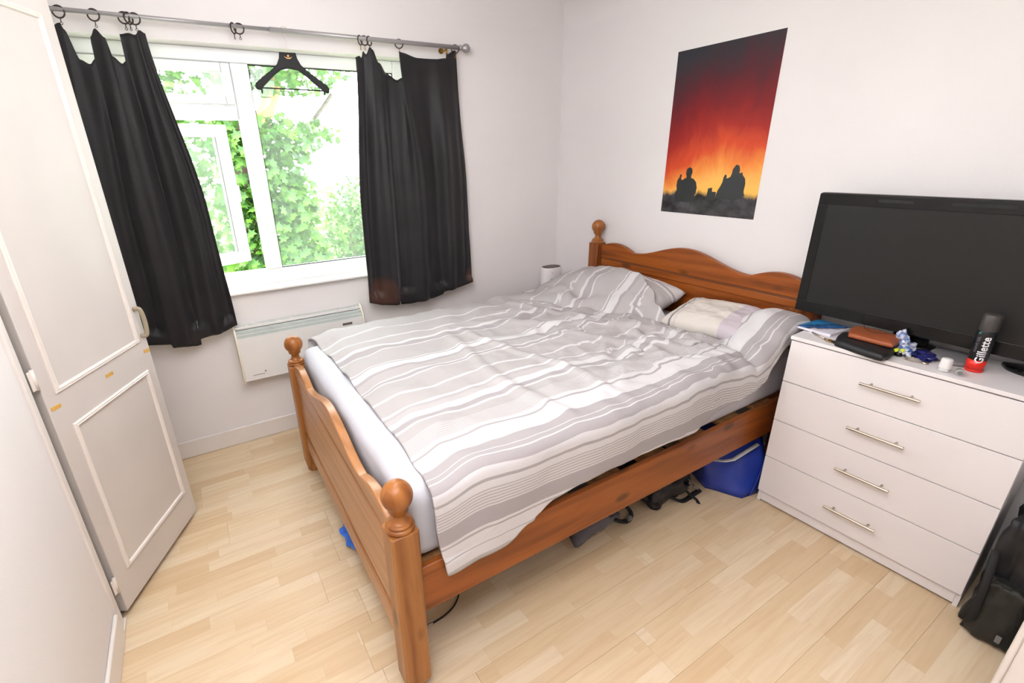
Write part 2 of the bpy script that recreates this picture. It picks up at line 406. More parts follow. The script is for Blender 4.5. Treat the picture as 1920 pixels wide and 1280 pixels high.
# door casing where the photographer stands: only its corner edge shows
b = BM(); box(b, XO - 0.016, XO + 0.052, -3.112, -3.096, 0, 2.1, 0.004); box(b, XO - 0.016, XO, -3.20, -3.112, 0, 2.1, 0.004)
struct('trim_doorway', b, M_trim)
# cupboard frame
b = BM(); box(b, XL - 0.02, XL + 0.010, -1.245, -1.207, 0.0, 2.40, 0.004); box(b, XL - 0.02, XL + 0.010, -1.207, -0.57, 2.36, 2.40, 0.004)
box(b, XL - .03, XL + .014, -1.255, -1.185, 0, 0.02, 0.004)
struct('trim_cupboard_frame', b, M_trim)

# cupboard door, ajar
TH_D = math.radians(63.477)
dr = thing('door_1', None, None, (-3.203, -1.188, 0), TH_D, kind='structure')
def dl(bm, name, m, label=None, par=dr, smooth=None): return obj(name, bm, m, par, local=True, label=label, smooth=smooth)
leaf = dl(bbox(0.014, 0.617, 0.0, 0.034, 0.035, 2.34, 0.003), 'door_leaf', M_door)
def ring_moulding(x0, x1, z0, z1, w=0.020, h=0.009):
    b = BM(); prof = [(0, 0), (0.002, 0.45), (0.25, 0.9), (0.45, 0.55), (0.6, 1.0), (0.85, 0.8), (1.0, 0)]
    rings = []
    for (cx, cz, sx, sz) in ((x0, z0, 1, 1), (x1, z0, -1, 1), (x1, z1, -1, -1), (x0, z1, 1, -1)):
        rings.append([b.verts.new((cx + sx * t * w, -hh * h, cz + sz * t * w)) for t, hh in prof])
    for i in range(4):
        A, B = rings[i], rings[(i + 1) % 4]
        for k in range(len(prof) - 1): b.faces.new((A[k], A[k + 1], B[k + 1], B[k]))
    bmesh.ops.recalc_face_normals(b, faces=b.faces[:]); return b
dl(ring_moulding(0.083, 0.560, 0.190, 0.873), 'panel_moulding', M_moul)
dl(ring_moulding(0.063, 0.558, 1.004, 2.24), 'panel_moulding', M_moul)
hb = BM(); pts = catmull([(0.583, -0.002, 1.150), (0.588, -0.024, 1.147), (0.592, -0.029, 1.09), (0.588, -0.024, 1.031), (0.583, -0.002, 1.028)], 8)
tube(hb, pts, 0.0065, 8, flat=1.5); dl(hb, 'handle', mat('beige_plastic', srgb(158, 146, 124), 0.35), 'beige bow handle')
for i, zc in enumerate((1.086, 0.186, 2.0)):
    hb = BM(); lathe(hb, [(0.0055, -0.036), (0.0055, 0.036)], (0.003, -0.004, zc), 12); box(hb, 0.003, 0.016, -0.0012, 0.0, zc - .034, zc + .034); box(hb, -0.016, 0.003, -0.004, -0.0025, zc - .034, zc + .034)
    dl(hb, 'hinge', M_moul)
M_tape = mat('yellow_tape', srgb(214, 168, 82), 0.6)
for (x, z, rr) in ((0.046, 0.962, 0.1), (0.330, 0.954, 0.05), (0.592, 0.952, 0.12)):
    tb = BM(); box(tb, -0.022, 0.022, -0.0012, 0.0, -0.007, 0.007, M=Matrix.Translation((x, 0, z)) @ Matrix.Rotation(rr, 4, 'Y')); dl(tb, 'tape', M_tape, 'strip of old yellow tape')

# ================================================================ WINDOW
wn = thing('window_1', None, None, (0, 0, 0), kind='structure')
FY0, FY1 = 0.105, 0.170
def fr(name, *a, m=M_upvc, par=wn, bev=0.006): return obj(name, bbox(*a, bev), m, par)
fr('frame_jamb', RX0, -3.040, FY0, FY1, 1.005, RZ1); fr('frame_jamb', -1.325, RX1, FY0, FY1, 1.005, RZ1)
fr('frame_head', -3.040, -1.325, FY0, FY1, 2.252, RZ1); fr('frame_sill_rail', -3.040, -1.325, FY0, FY1, 1.005, 1.098)
fr('mullion', -2.283, -2.190, FY0, FY1, 1.098, 2.252)
fr('transom', -3.040, -2.283, FY0, FY1, 1.965, 2.038)
def sash(name, x0, x1, z0, z1, w, parent, y0, y1, local=False):
    b = BM()
    for q in ((x0, x0 + w, z0, z1), (x1 - w, x1, z0, z1), (x0 + w, x1 - w, z1 - w, z1), (x0 + w, x1 - w, z0, z0 + w)): box(b, q[0], q[1], y0, y1, q[2], q[3], 0.005)
    return obj(name, b, M_upvc, parent, local=local)
s = sash('top_light', -3.036, -2.287, 2.042, 2.248, 0.046, wn, 0.090, 0.150)
FR[s.name] = FR[wn.name]; obj('glass_pane', bbox(-2.990, -2.333, 0.118, 0.124, 2.088, 2.202), M_glass, s)
b = BM()
for q in ((-2.190, -2.186, 1.098, 2.252), (-1.329, -1.325, 1.098, 2.252), (-2.186, -1.329, 2.246, 2.252), (-2.186, -1.329, 1.098, 1.103)): box(b, q[0], q[1], 0.118, 0.128, q[2], q[3])
gk = obj('glazing_gasket', b, M_blackm, wn)
obj('glass_pane', bbox(-2.180, -1.335, 0.129, 0.135, 1.104, 2.246), M_glass, wn)
# opening casement, swung outwards on its left-hand hinge
cs = thing('casement', None, None, (0, 0, 0)); del_ = FR.pop(cs.name)
cs.parent = wn; cs.location = (-3.025, 0.160, 0); cs.rotation_euler = (0, 0, math.radians(25.5)); FR[cs.name] = Matrix.Translation((-3.025, 0.160, 0)) @ Matrix.Rotation(math.radians(25.5), 4, 'Z')
sash('casement_frame', 0.0, 0.775, 1.100, 1.962, 0.070, cs, 0.0, 0.062, local=True)
obj('glass_pane', bbox(0.064, 0.711, 0.028, 0.034, 1.164, 1.898), M_glass, cs, local=True)
b = BM(); box(b, 0.07, 0.705, 0.02, 0.028, 1.164, 1.17); box(b, 0.07, 0.705, 0.02, 0.028, 1.892, 1.898); box(b, 0.699, 0.705, 0.02, 0.028, 1.17, 1.892); obj('glazing_gasket', b, M_grey, cs, local=True)
b = BM(); tube(b, [(0.755, -0.012, 1.50), (0.755, -0.035, 1.50), (0.755, -0.036, 1.60)], 0.008, 8); obj('handle', b, M_upvc, cs, local=True)
# stay between frame and casement
b = BM(); tube(b, [(-2.60, 0.15, 1.945), (-2.47, 0.33, 1.95)], 0.004, 6); obj('friction_stay', b, M_steel, wn)
struct('trim_window_sill', bbox(-3.14, -1.21, -0.040, 0.106, 0.994, 1.010, 0.005), mat('sill_gloss', srgb(240, 238, 236), 0.3))

# ================================================================ CURTAIN POLE, RINGS, CURTAINS, HANGER
RZ, RY = 2.389, -0.08
cp = thing('curtain_pole', 'thin grey metal curtain pole with a ball end above the window', 'curtain pole', (-2.05, RY, RZ))
b = BM(); lathe(b, [(0.0095, -3.19), (0.0095, -2.08)], (0, RY, RZ), 14, 'X'); lathe(b, [(0.0125, -2.08), (0.0125, -0.93)], (0, RY, RZ), 14, 'X'); obj('pole', b, M_pole, cp)
b = BM(); lathe(b, [(0.010, -0.935), (0.016, -0.930), (0.016, -0.918), (0.011, -0.914), (0.013, -0.908), (0.024, -0.896), (0.028, -0.882), (0.024, -0.868), (0.013, -0.858), (0.004, -0.856)], (0, RY, RZ), 20, 'X'); obj('finial', b, M_pole, cp, smooth=True)
for x in (-1.025, -3.08):
    b = BM(); lathe(b, [(0.017, 0.0), (0.017, -0.006)], (x, 0, RZ - 0.012), 16, 'Y'); tube(b, [(x, -0.004, RZ - .012), (x, RY, RZ - .018)], 0.005, 8); tube(b, [(x, RY, RZ - .045), (x, RY, RZ - 0.014)], 0.006, 8); obj('bracket', b, M_brass, cp)

RL = {-2.959: 'dark curtain ring at the far left end of the pole beside the cupboard door', -2.834: 'dark curtain ring above the middle peak of the left curtain', -2.719: 'dark curtain ring, first of three above the inner peak of the left curtain',
      -2.701: 'dark edge-on curtain ring between two others at the left curtain top', -2.678: 'dark curtain ring at the inner top corner of the left curtain', -2.255: 'thin dark curtain ring seen edge on, unused, left of the hanger',
      -2.228: 'round dark unused curtain ring just left of the coat hanger', -1.588: 'dark curtain ring, leftmost of the bunch on the right curtain', -1.562: 'dark curtain ring in the middle of the bunch on the right curtain',
      -1.533: 'dark curtain ring, rightmost of the bunch on the right curtain', -1.347: 'single dark curtain ring above the middle of the right curtain', -0.963: 'dark curtain ring beside the ball end of the pole'}
ANG = {-2.701: 75, -2.255: 82, -1.588: 70, -1.562: 35, -1.533: 65, -0.963: 10}
def ring_thing(x, lab):
    t = thing('curtain_ring', lab, 'curtain ring', (x, RY, RZ), math.radians(ANG.get(x, 12) + 62), group='curtain rings on the pole')
    b = BM(); R = 0.0235; cz = -0.010
    tube(b, [(0, R * math.cos(a), cz + R * math.sin(a)) for a in [2 * math.pi * k / 20 for k in range(20)]], 0.0035, 8, closed=True); obj('ring', b, M_ring, t, local=True)
    b = BM(); tube(b, [(0, 0, cz - R - .002), (0, 0, cz - R - 0.016)], 0.0022, 6); tube(b, [(0, 0.005 * math.cos(a), cz - R - .021 + 0.005 * math.sin(a)) for a in [2 * math.pi * k / 10 for k in range(10)]], 0.0014, 6, closed=True); obj('hook', b, M_brass if x > -2 else M_ring, t, local=True)
for x, lab in RL.items(): ring_thing(x, lab)

def curtain(name, label, top, bot, folds, amp, seed, flip=1):
    """top/bot: list of (t, x, z)"""
    tx = [(t, x) for t, x, z in top]; tz = [(t, z) for t, x, z in top]; bx = [(t, x) for t, x, z in bot]; bz = [(t, z) for t, x, z in bot]
    def lin(tab, x):
        if x <= tab[0][0]: return tab[0][1]
        for (a, p), (q, r) in zip(tab, tab[1:]):
            if x <= q: return p + (r - p) * (x - a) / (q - a)
        return tab[-1][1]
    def f(u, v):
        xt, zt = lin(tx, u), interp(tz, u); xb, zb = lin(bx, u), lin(bz, u)
        s = v ** 1.0; k = sstep(0, 0.55, v)
        x = xt + (xb - xt) * (0.35 * s + 0.65 * k) ; z = zt + (zb - zt) * v
        ph = folds * 2 * math.pi * u + 0.9 * math.sin(3.1 * u + seed) + 0.7 * v
        A = amp * (0.25 + 0.75 * sstep(0.0, 0.35, v))
        y = RY - 0.005 + A * math.sin(ph) + 0.35 * A * math.sin(2.3 * ph + seed)
        sag = max(0.0, 2.33 - zt); y += 0.10 * sag * (1 - v) * math.sin(u * 9 + seed)
        y += 0.010 * fbm(u * 5 + seed, v * 3, 0.3) * v
        x += 0.008 * math.cos(ph) * k + 0.006 * fbm(u * 4, v * 2.5, seed) * v
        y = min(y, -0.050 if z < 1.03 else -0.012)
        if z < 0.87: y = min(y, -0.095)
        return (x, y, z)
    b = BM(); grid(b, f, 150, 70)
    bmesh.ops.reverse_faces(b, faces=b.faces[:]); o = obj(name, b, [M_curt, M_lining])
    m = o.modifiers.new('thick', 'SOLIDIFY'); m.thickness = 0.0022; m.offset = 0; m.material_offset = 1; m.use_rim = True
    m.material_offset_rim = 0
    tag(o, label, 'curtain'); return recenter(o)
curtain('curtain', 'long black curtain hanging left of the window beside the cupboard door',
    [(0, -3.13, 2.26), (0.05, -3.06, 2.25), (0.14, -2.965, 2.335), (0.17, -2.955, 2.31), (0.22, -2.928, 2.195), (0.27, -2.895, 2.178), (0.33, -2.872, 2.20), (0.345, -2.868, 2.29), (0.39, -2.842, 2.325), (0.45, -2.812, 2.29), (0.49, -2.800, 2.215), (0.545, -2.770, 2.188), (0.58, -2.755, 2.20), (0.60, -2.752, 2.312), (0.70, -2.715, 2.318), (0.76, -2.69, 2.312), (0.90, -2.668, 2.334), (1.0, -2.648, 2.322)],
    [(0, -3.14, 0.80), (0.2, -2.995, 0.803), (0.38, -2.87, 0.785), (0.395, -2.865, 0.762), (0.55, -2.76, 0.748), (0.60, -2.73, 0.752), (0.615, -2.725, 0.785), (0.8, -2.62, 0.80), (1.0, -2.520, 0.832)],
    3.6, 0.020, 1.3)
curtain('curtain', 'black curtain right of the window, its lower corners faded to brown',
    [(0, -1.628, 2.290), (0.06, -1.605, 2.298), (0.10, -1.59, 2.29), (0.13, -1.575, 2.325), (0.16, -1.56, 2.31), (0.20, -1.535, 2.348), (0.24, -1.52, 2.335), (0.30, -1.49, 2.27), (0.40, -1.435, 2.218), (0.48, -1.375, 2.186), (0.52, -1.340, 2.20), (0.545, -1.345, 2.25), (0.56, -1.356, 2.335), (0.60, -1.33, 2.332), (0.70, -1.23, 2.312), (0.80, -1.11, 2.312), (0.88, -1.035, 2.322), (0.90, -1.03, 2.345), (0.97, -0.965, 2.372), (1.0, -0.955, 2.368)],
    [(0, -1.712, 0.825), (0.12, -1.62, 0.795), (0.24, -1.525, 0.778), (0.30, -1.500, 0.782), (0.31, -1.495, 0.815), (0.325, -1.488, 0.775), (0.45, -1.39, 0.768), (0.62, -1.22, 0.780), (0.70, -1.14, 0.795), (0.71, -1.13, 0.81), (0.85, -1.02, 0.825), (1.0, -0.880, 0.848)],
    3.2, 0.026, 4.1)

hg = thing('coat_hanger', 'black wide-shouldered coat hanger hooked over the pole in front of the window', 'hanger', (-2.005, RY, 2.285), math.radians(-4))
def hz(x, z): return (x + 2.0, z - 2.285)
b = BM()
up = [(-.19, -.165), (-.185, -.150), (-.150, -.122), (-.10, -.088), (-.062, -.055), (-.047, -.025), (-.042, .002), (.042, .002), (.047, -.025), (.062, -.055), (.10, -.088), (.150, -.122), (.19, -.150), (.202, -.168)]
lo = [(.198, -.190), (.180, -.188), (.140, -.160), (.09, -.115), (.045, -.082), (0, -.074), (-.045, -.082), (-.09, -.115), (-.140, -.160), (-.165, -.182), (-.185, -.182)]
prism(b, up + lo, 0.026, 'Y', -0.013, 0.006); obj('shoulders', b, M_blackm, hg, local=True)
b = BM(); tube(b, [(-.172, 0, -.172), (.185, 0, -.178)], 0.0035, 8)
for x in (-.160, .172): box(b, x - .004, x + .004, -.008, .008, -.200, -.160, 0.002)
obj('trouser_bar', b, M_blackm, hg, local=True)
b = BM(); hk = [(0, 0, 0), (0, 0, .04), (-.002, 0, .07), (-.012, 0, .088), (-.018, 0, .104), (-.013, 0, .119), (.002, 0, .124), (.013, 0, .116), (.014, 0, .100)]
tube(b, catmull(hk, 5), 0.0016, 8); obj('hook', b, M_steel, hg, local=True)
M_gold = mat('gold_print', srgb(176, 132, 74), 0.4, 0.4)
b = BM(); prism(b, [(-.022, -.018), (-.006, -.024), (.006, -.024), (.022, -.018), (.008, -.029), (-.008, -.029)], 0.0006, 'Y', -0.0136); prism(b, [(-.004, -.010), (.004, -.010), (.005, -.020), (-.005, -.020)], 0.0006, 'Y', -0.0136)
obj('emblem', b, M_gold, hg, local=True, label='small gold emblem printed on the neck')

# ================================================================ PANEL HEATER
ht = thing('panel_heater', 'white electric panel heater on the wall below the window', 'heater', (-2.15, -0.05, 0.45))
X0, X1 = -2.545, -1.765
b = BM(); prism(b, [(-0.004, .452), (-0.088, .452), (-0.092, .456), (-0.092, .735), (-0.084, .742), (-0.050, .742), (-0.004, .80)], X1 - X0, 'X', X0); obj('body', b, M_heat, ht)
b = BM(); n = 120
for i in range(n):
    x = X0 + (X1 - X0) * (i + .5) / n
    tube(b, [(x, -0.088, .742), (x, -0.070, .768), (x, -0.050, .784)], 0.0016, 4)
for yy, zz in ((-0.089, .740), (-0.078, .757), (-0.064, .775), (-0.050, .787)): box(b, X0, X1, yy - .003, yy + .003, zz - .0015, zz + .0015)
g1 = obj('outlet_grille', b, M_grille, ht)
b = BM(); prism(b, [(-0.082, .738), (-0.088, .742), (-0.052, .782), (-0.046, .778)], X1 - X0, 'X', X0); obj('grille_backing', b, mat('grille_shade', srgb(176, 184, 180), 0.7), ht)
b = BM(); box(b, X0, X1, -0.056, -0.006, .786, .800, 0.002); 
b2 = BM()
for i in range(90):
    x = X0 + (X1 - X0) * (i + .5) / 90; box(b2, x - .0016, x + .0016, -0.046, -0.010, .800, .806)
obj('top_bar', b, M_heat, ht); obj('top_grille', b2, M_grille, ht)
for a, c in ((X0 - .012, X0), (X1, X1 + .012)):
    b = BM(); prism(b, [(-0.004, .452), (-0.094, .450), (-0.096, .72), (-0.092, .748), (-0.060, .792), (-0.040, .812), (-0.004, .818)], c - a, 'X', a, 0.003); obj('end_cap', b, M_cap, ht)
obj('display', bbox(-1.905, -1.840, -0.0945, -0.090, .700, .716, 0.001), mat('dark_display', srgb(110, 100, 96), 0.3), ht)
b = BM(); box(b, -2.50, -2.43, -0.0932, -0.0918, .487, .490); lathe(b, [(0.005, -0.0918), (0.005, -0.0935)], (-2.425, 0, .503), 12, 'Y'); obj('badge', b, M_grey, ht)

# ================================================================ PINE BED
YN, YF = -2.045, -0.555
bed = thing('bed_frame', 'honey pine double bed frame with ball-topped posts and wavy headboard', 'bed', (-1.2, -1.3, 0))
FIN = [(0.0425, 0), (0.0440, .002), (0.0445, .007), (0.0435, .0115), (0.0405, .0135), (0.0375, .0145), (0.0372, .0155), (0.0395, .0170), (0.0400, .0205), (0.0385, .0245), (0.0345, .0265), (0.0300, .0275), (0.0245, .0320), (0.0205, .0400), (0.0190, .0480), (0.0200, .0550), (0.0240, .0610), (0.0300, .0650)] + \
      [(0.0465 * math.sin(t), .1125 - 0.0465 * math.cos(t)) for t in [math.radians(a) for a in (42, 54, 66, 76, 82, 84, 85.5, 87, 90, 94, 104, 116, 128, 140, 152, 164, 172)]] + [(0.001, .1592)]
def post(x, y, top, m):
    h = 0.045; c = 0.007
    b = BM(); P = [(x - h + c, y - h), (x + h - c, y - h), (x + h, y - h + c), (x + h, y + h - c), (x + h - c, y + h), (x - h + c, y + h), (x - h, y + h - c), (x - h, y - h + c)]
    prism(b, P, top - 0.055, 'Z', 0.055, 0.004)
    p = obj('post', b, m, bed)
    b = BM(); lathe(b, [(0.030, 0), (0.036, .004), (0.038, .03), (0.040, .045), (0.042, .055)], (x, y, 0), 8, smooth=False); obj('foot', b, m, p)
    b = BM(); lathe(b, [(r * 1.03, z * 1.04) for r, z in FIN], (x, y, top), 32); obj('finial', b, M_pine_f, p, smooth=True)
post(-2.300, YN, 0.700, M_pine_z); post(-2.300, YF, 0.690, M_pine_z)
post(-0.062, YN + .01, 1.115, M_pine_zh); post(-0.062, YF + .015, 1.115, M_pine_zh)
def wave(base, yc, kz=1.0):
    T = [(0, .088), (.10, .080), (.22, .052), (.33, .018), (.40, .0), (.44, .002), (.50, .026), (.57, .042), (.64, .036), (.70, .014)]
    P = []
    for i in range(-70, 71):
        d = abs(i) / 100; P.append((yc + i / 100, base + kz * (0.044 * (1 + math.cos(math.pi * d / 0.41)) if d <= 0.41 else 0.044 * math.sin(math.pi * (d - 0.41) / 0.33))))
    return P
def crest(name, x, t, base, z0, m):
    b = BM(); P = wave(base, -1.300); prism(b, [(P[0][0], z0)] + P + [(P[-1][0], z0)], t, 'X', x, 0.005); return obj(name, b, m, bed)
# headboard: crest, recessed panel, stiles, bottom rail
crest('headboard_crest', -0.078, 0.036, 1.088, 1.018, M_pine_y)
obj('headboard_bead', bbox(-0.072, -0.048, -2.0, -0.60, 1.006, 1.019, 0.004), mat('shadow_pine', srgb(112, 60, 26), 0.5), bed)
obj('headboard_rail', bbox(-0.075, -0.043, -2.0, -0.60, 0.965, 1.007, 0.004), M_pine_y, bed)
obj('headboard_panel', bbox(-0.066, -0.048, -1.93, -0.67, 0.52, 0.970, 0.002), M_pine_y, bed)
obj('headboard_stile', bbox(-0.076, -0.043, -2.0, -1.925, 0.40, 0.966, 0.004), M_pine_zh, bed)
obj('headboard_stile', bbox(-0.076, -0.043, -0.675, -0.60, 0.40, 0.966, 0.004), M_pine_zh, bed)
obj('headboard_rail', bbox(-0.076, -0.043, -1.925, -0.675, 0.40, 0.525, 0.004), M_pine_y, bed)
# footboard
crest('footboard_crest', -2.324, 0.036, 0.682, 0.640, M_pine_y2)
M_groove = mat('dark_groove', srgb(96, 54, 26), 0.6)
obj('footboard_bead', bbox(-2.308, -2.294, -2.0, -0.60, 0.624, 0.644, 0.002), M_groove, bed)
obj('footboard_panel', bbox(-2.322, -2.294, -2.0, -0.60, 0.284, 0.627, 0.006), M_pine_y2, bed)
obj('footboard_bead', bbox(-2.308, -2.294, -2.0, -0.60, 0.266, 0.286, 0.002), M_groove, bed)
obj('footboard_rail', bbox(-2.326, -2.290, -2.0, -0.60, 0.165, 0.269, 0.006), M_pine_y2, bed)
# side rails, ledges, slats
for ya, yb in ((-2.060, -2.034), (-0.566, -0.540)):
    obj('side_rail', bbox(-2.256, -0.106, ya, yb, 0.330, 0.518, 0.004), M_pine_x, bed)
for ya, yb in ((-2.034, -2.006), (-0.594, -0.566)):
    obj('slat_ledge', bbox(-2.25, -0.11, ya, yb, 0.440, 0.482, 0.002), M_slat, bed)
for i in range(8):
    x = -0.645 - (i - 1) * 0.2785
    o = obj('slat', bbox(x, x + 0.158, -2.032, -0.570, 0.483, 0.502, 0.003), M_slat, bed)

# mattress with fitted sheet
b = BM()
def matf(bm, x0, x1, y0, y1, z0, z1):
    R = 0.055; n = 40
    box(bm, x0, x1, y0, y1, z0, z1, R, 6)
matf(b, -2.268, -0.085, -2.028, -0.552, 0.508, 0.782)
bmesh.ops.subdivide_edges(b, edges=[e for e in b.edges if e.calc_length() > 0.3], cuts=26, use_grid_fill=True)
for v in b.verts:
    x, y, z = v.co; k = sstep(0.50, 0.60, z)
    v.co.x += 0.006 * fbm(y * 5, z * 9, 1.0) * k * (1 if x < -2.2 else 0.3); v.co.z += 0.004 * fbm(x * 4, y * 4, 2.0) * (1 if z > .7 else 0)
mt = tag(obj('mattress', b, M_sheet, smooth=True), 'thick mattress in a white fitted sheet on the pine bed', 'mattress'); recenter(mt)

# ---- duvet
XF = [(0.48, -2.215), (0.60, -2.185), (0.9, -2.168), (1.3, -2.172), (1.7, -2.172), (1.95, -2.185), (2.05, -2.20), (2.2, -2.195), (2.45, -2.17), (2.6, -2.165)]
HEM = [(-2.20, .478), (-2.13, .470), (-2.03, .475), (-1.95, .476), (-1.84, .525), (-1.72, .575), (-1.60, .592), (-1.48, .600), (-1.27, .592), (-1.10, .594), (-.966, .588), (-.87, .620), (-.793, .642), (-.66, .655), (-.561, .675), (-.48, .705), (-.424, .78), (-.36, .84), (-.28, .885), (-.17, .905)]
XCR = [(.5, -.86), (.7, -.80), (.9, -.69), (1.1, -.56), (1.31, -.45), (1.6, -.40), (1.8, -.41), (1.95, -.50), (2.12, -.62)]
AMP = [(.5, .085), (.62, .13), (.75, .168), (.95, .19), (1.1, .185), (1.25, .16), (1.36, .12), (1.45, .095), (1.60, .085), (1.75, .09), (1.86, .12), (1.95, .145), (2.06, .145), (2.2, .14)]
XH = [(.5, -.14), (.62, -.17), (.75, -.215), (.95, -.23), (1.1, -.25), (1.27, -.30), (1.36, -.36), (1.45, -.385), (1.6, -.43), (1.75, -.46), (1.82, -.42), (1.87, -.25), (1.93, -.18), (2.06, -.155), (2.3, -.16)]
W0, W1 = 0.40, 2.42; TOPF, TOPN = 0.535, 2.035
def duv(u, v):
    w = W0 + (W1 - W0) * v
    xf = interp(XF, w); xh = interp(XH, w); x = xf + (xh - xf) * u
    yy = max(TOPF, min(TOPN, w))
    rise = sstep(interp(XCR, yy) - 0.02, -0.235, x); amp = interp(AMP, yy)
    far = 0.5 + 0.5 * math.cos(math.pi * min(1, (yy - .5) / .25)) if yy < .75 else 0
    h = 0.808 + amp * rise
    h += 0.010 * math.exp(-((x + 1.9) / .35) ** 2) * far + 0.008
    # crease before the pillow and broad folds
    cr = interp(XCR, yy); h -= 0.016 * math.exp(-((x - cr) / 0.03) ** 2) * sstep(.55, .8, yy); h += 0.020 * math.exp(-((x - cr - .075) / 0.055) ** 2) * sstep(.6, .9, yy)
    mess = math.exp(-((x + 0.78) / .42) ** 2)
    h += (0.012 + 0.016 * mess) * fbm(x * 3.6 + 5, yy * 4.2, 0.5, 3) + (0.004 + 0.010 * mess) * (1 - abs(noise.noise((x * 6 + yy * 2.0, yy * 5.5, 1.7))) * 3.2)
    # radiating ridges
    for (ax, ay, bx_, by_, a, s_) in ((-1.45, .95, -1.30, 1.95, .012, .022), (-1.15, 1.0, -.62, 1.50, .016, .026), (-1.0, 1.35, -.55, 1.95, .015, .024), (-1.9, .65, -1.2, .95, .008, .03), (-.95, .7, -.75, 1.3, .014, .02), (-.80, 1.2, -.5, 1.75, .012, .02), (-.72, 1.45, -.62, 2.0, .014, .02), (-.9, 1.7, -.72, 2.04, .012, .02)):
        d = Vector((bx_ - ax, by_ - ay)); L = d.length; d /= L; q = Vector((x - ax, yy - ay)); t = q.dot(d) / L
        if -0.2 < t < 1.2:
            dist = q.x * d.y - q.y * d.x + 0.02 * math.sin(7 * t); h += a * math.exp(-(dist / s_) ** 2) * sstep(-.2, .2, t) * (1 - sstep(.8, 1.2, t))
    # ripples along the foot edge that make the stripes wander
    h += 0.013 * math.exp(-((x + 1.60 + .04 * math.sin(yy * 5)) / 0.030) ** 2) * sstep(.9, 1.1, yy) * (1 - sstep(1.95, 2.03, yy))
    h += 0.006 * sstep(-1.6, -2.1, x) * math.sin(yy * 21 + 3 * math.sin(x * 5)) if x < -1.6 else 0
    h -= 0.020 * sstep(2.06, 2.17, -x)
    Ln = w - TOPN
    if w <= TOPF:                      # tucked over the far side
        d = TOPF - w; a = min(d / 0.04, math.pi / 2); y = -(TOPF - 0.026 * math.sin(a)) ; z = h - 0.026 * (1 - math.cos(a)) - max(0, d - 0.04 * math.pi / 2)
    elif Ln > 0:
        hem = interp(HEM, x); total = W1 - TOPN; t = Ln / total
        R = 0.030; arc = R * math.pi / 2; s = t * (max(0.06, h - hem - R) + arc)
        s = min(Ln, s) if False else s
        if s < arc: a = s / R; y = -(TOPN + R * math.sin(a)); z = h - R * (1 - math.cos(a))
        else: y = -(TOPN + R) ; z = h - R - (s - arc)
        dr_ = sstep(0, 0.3, t); y -= 0.002 * dr_ + 0.006 * dr_ * abs(fbm(x * 5, z * 2, 3.3)) + 0.005 * dr_ * (1 + math.sin(x * 13 + 2))
        y -= 0.012 * dr_ * sstep(-.8, -.5, x)
        y = min(y, -2.076) if z < 0.535 else y
        y = max(y, -2.112)if x > -.50 else y
    else: y = -w; z = h
    near_foot = sstep(-2.05, -2.2, x) if x < -2.05 else 0
    z -= 0.010 * near_foot
    return Vector((x, y, z))
def duv_uv(u, v):
    p = duv(u, v); w = W0 + (W1 - W0) * v
    if w > TOPN:
        hem = interp(HEM, p.x); t = (w - TOPN) / (W1 - TOPN); R = .030
        hh = 0.81; s = t * (max(0.06, hh + interp(AMP, 2.03) * sstep(-.5, -.235, p.x) - hem - R) + R * math.pi / 2)
        w = TOPN + s
    mess = math.exp(-((p.x + 0.75) / .38) ** 2) * sstep(.55, .8, w) * (1 - 0.75 * sstep(1.80, 1.95, w))
    jit = 0.012 * fbm(p.x * 3.2, w * 2.0, 7.0, 2) + mess * (0.060 * noise.noise((p.x * 6.0, w * 3.0, 2.0)) + 0.034 * noise.noise((p.x * 17.0, w * 7.0, 5.0)) + 0.012 * math.copysign(1, noise.noise((p.x * 8.0, w * 5.0, 9.0)))) + 0.012 * sstep(-1.5, -2.1, p.x) * (math.sin(w * 11) * math.sin(p.x * 9)) * (1 - sstep(1.5, 1.8, w))
    jit += 0.022 * sstep(-1.64, -1.56, p.x) * (1 - sstep(-1.5, -1.2, p.x)) * sstep(.8, 1.2, w) * (1 - sstep(1.9, 2.03, w))
    # near the pillow the stripes swing round towards the headboard
    sw = sstep(-0.75, -0.2, p.x) * 0.10 * (1 - sstep(1.5, 2.0, w))
    return (p.x, w + jit + sw)
b = BM(); grid(b, duv, 260, 220, duv_uv)
dv = obj('duvet', b, M_stripe); m = dv.modifiers.new('thick', 'SOLIDIFY'); m.thickness = 0.014; m.offset = -1
m = dv.modifiers.new('sm', 'SMOOTH'); m.factor = 0.4; m.iterations = 2
tag(dv, 'rumpled duvet in grey and white striped cover spread over the bed', 'duvet'); recenter(dv)

# ---- pillows
def pillow(name, label, cx, cy, cz, lx, ly, th, rx, ry, rz, m, uvw, seed):
    def f(u, v, s):
        a, c = u * 2 - 1, v * 2 - 1
        e = (1 - abs(a) ** 3.2) * (1 - abs(c) ** 3.2); t = th * (max(e, 0) ** 0.45) * 0.5
        pin = 1 - 0.05 * (a * a * c * c)
        x = a * lx / 2 * (1 - 0.05 * (1 - c * c)) * pin; y = c * ly / 2 * (1 - 0.05 * (1 - a * a)) * pin
        z = s * t * (1 + 0.14 * fbm(u * 4 + seed, v * 4, s)) + 0.006 * fbm(u * 6, v * 6, seed)
        return Vector((x, y, z))
    Mx = Matrix.Translation((cx, cy, cz)) @ Matrix.Rotation(rz, 4, 'Z') @ Matrix.Rotation(ry, 4, 'Y') @ Matrix.Rotation(rx, 4, 'X')
    b = BM()
    for s in (1, -1): grid(b, lambda u, v: Mx @ f(u, v, s), 44, 60, lambda u, v: (u, uvw[0] + uvw[1] * v + uvw[2] * u))
    bmesh.ops.remove_doubles(b, verts=b.verts[:], dist=0.0008); bmesh.ops.recalc_face_normals(b, faces=b.faces[:])
    o = obj(name, b, m); tag(o, label, 'pillow'); return recenter(o)
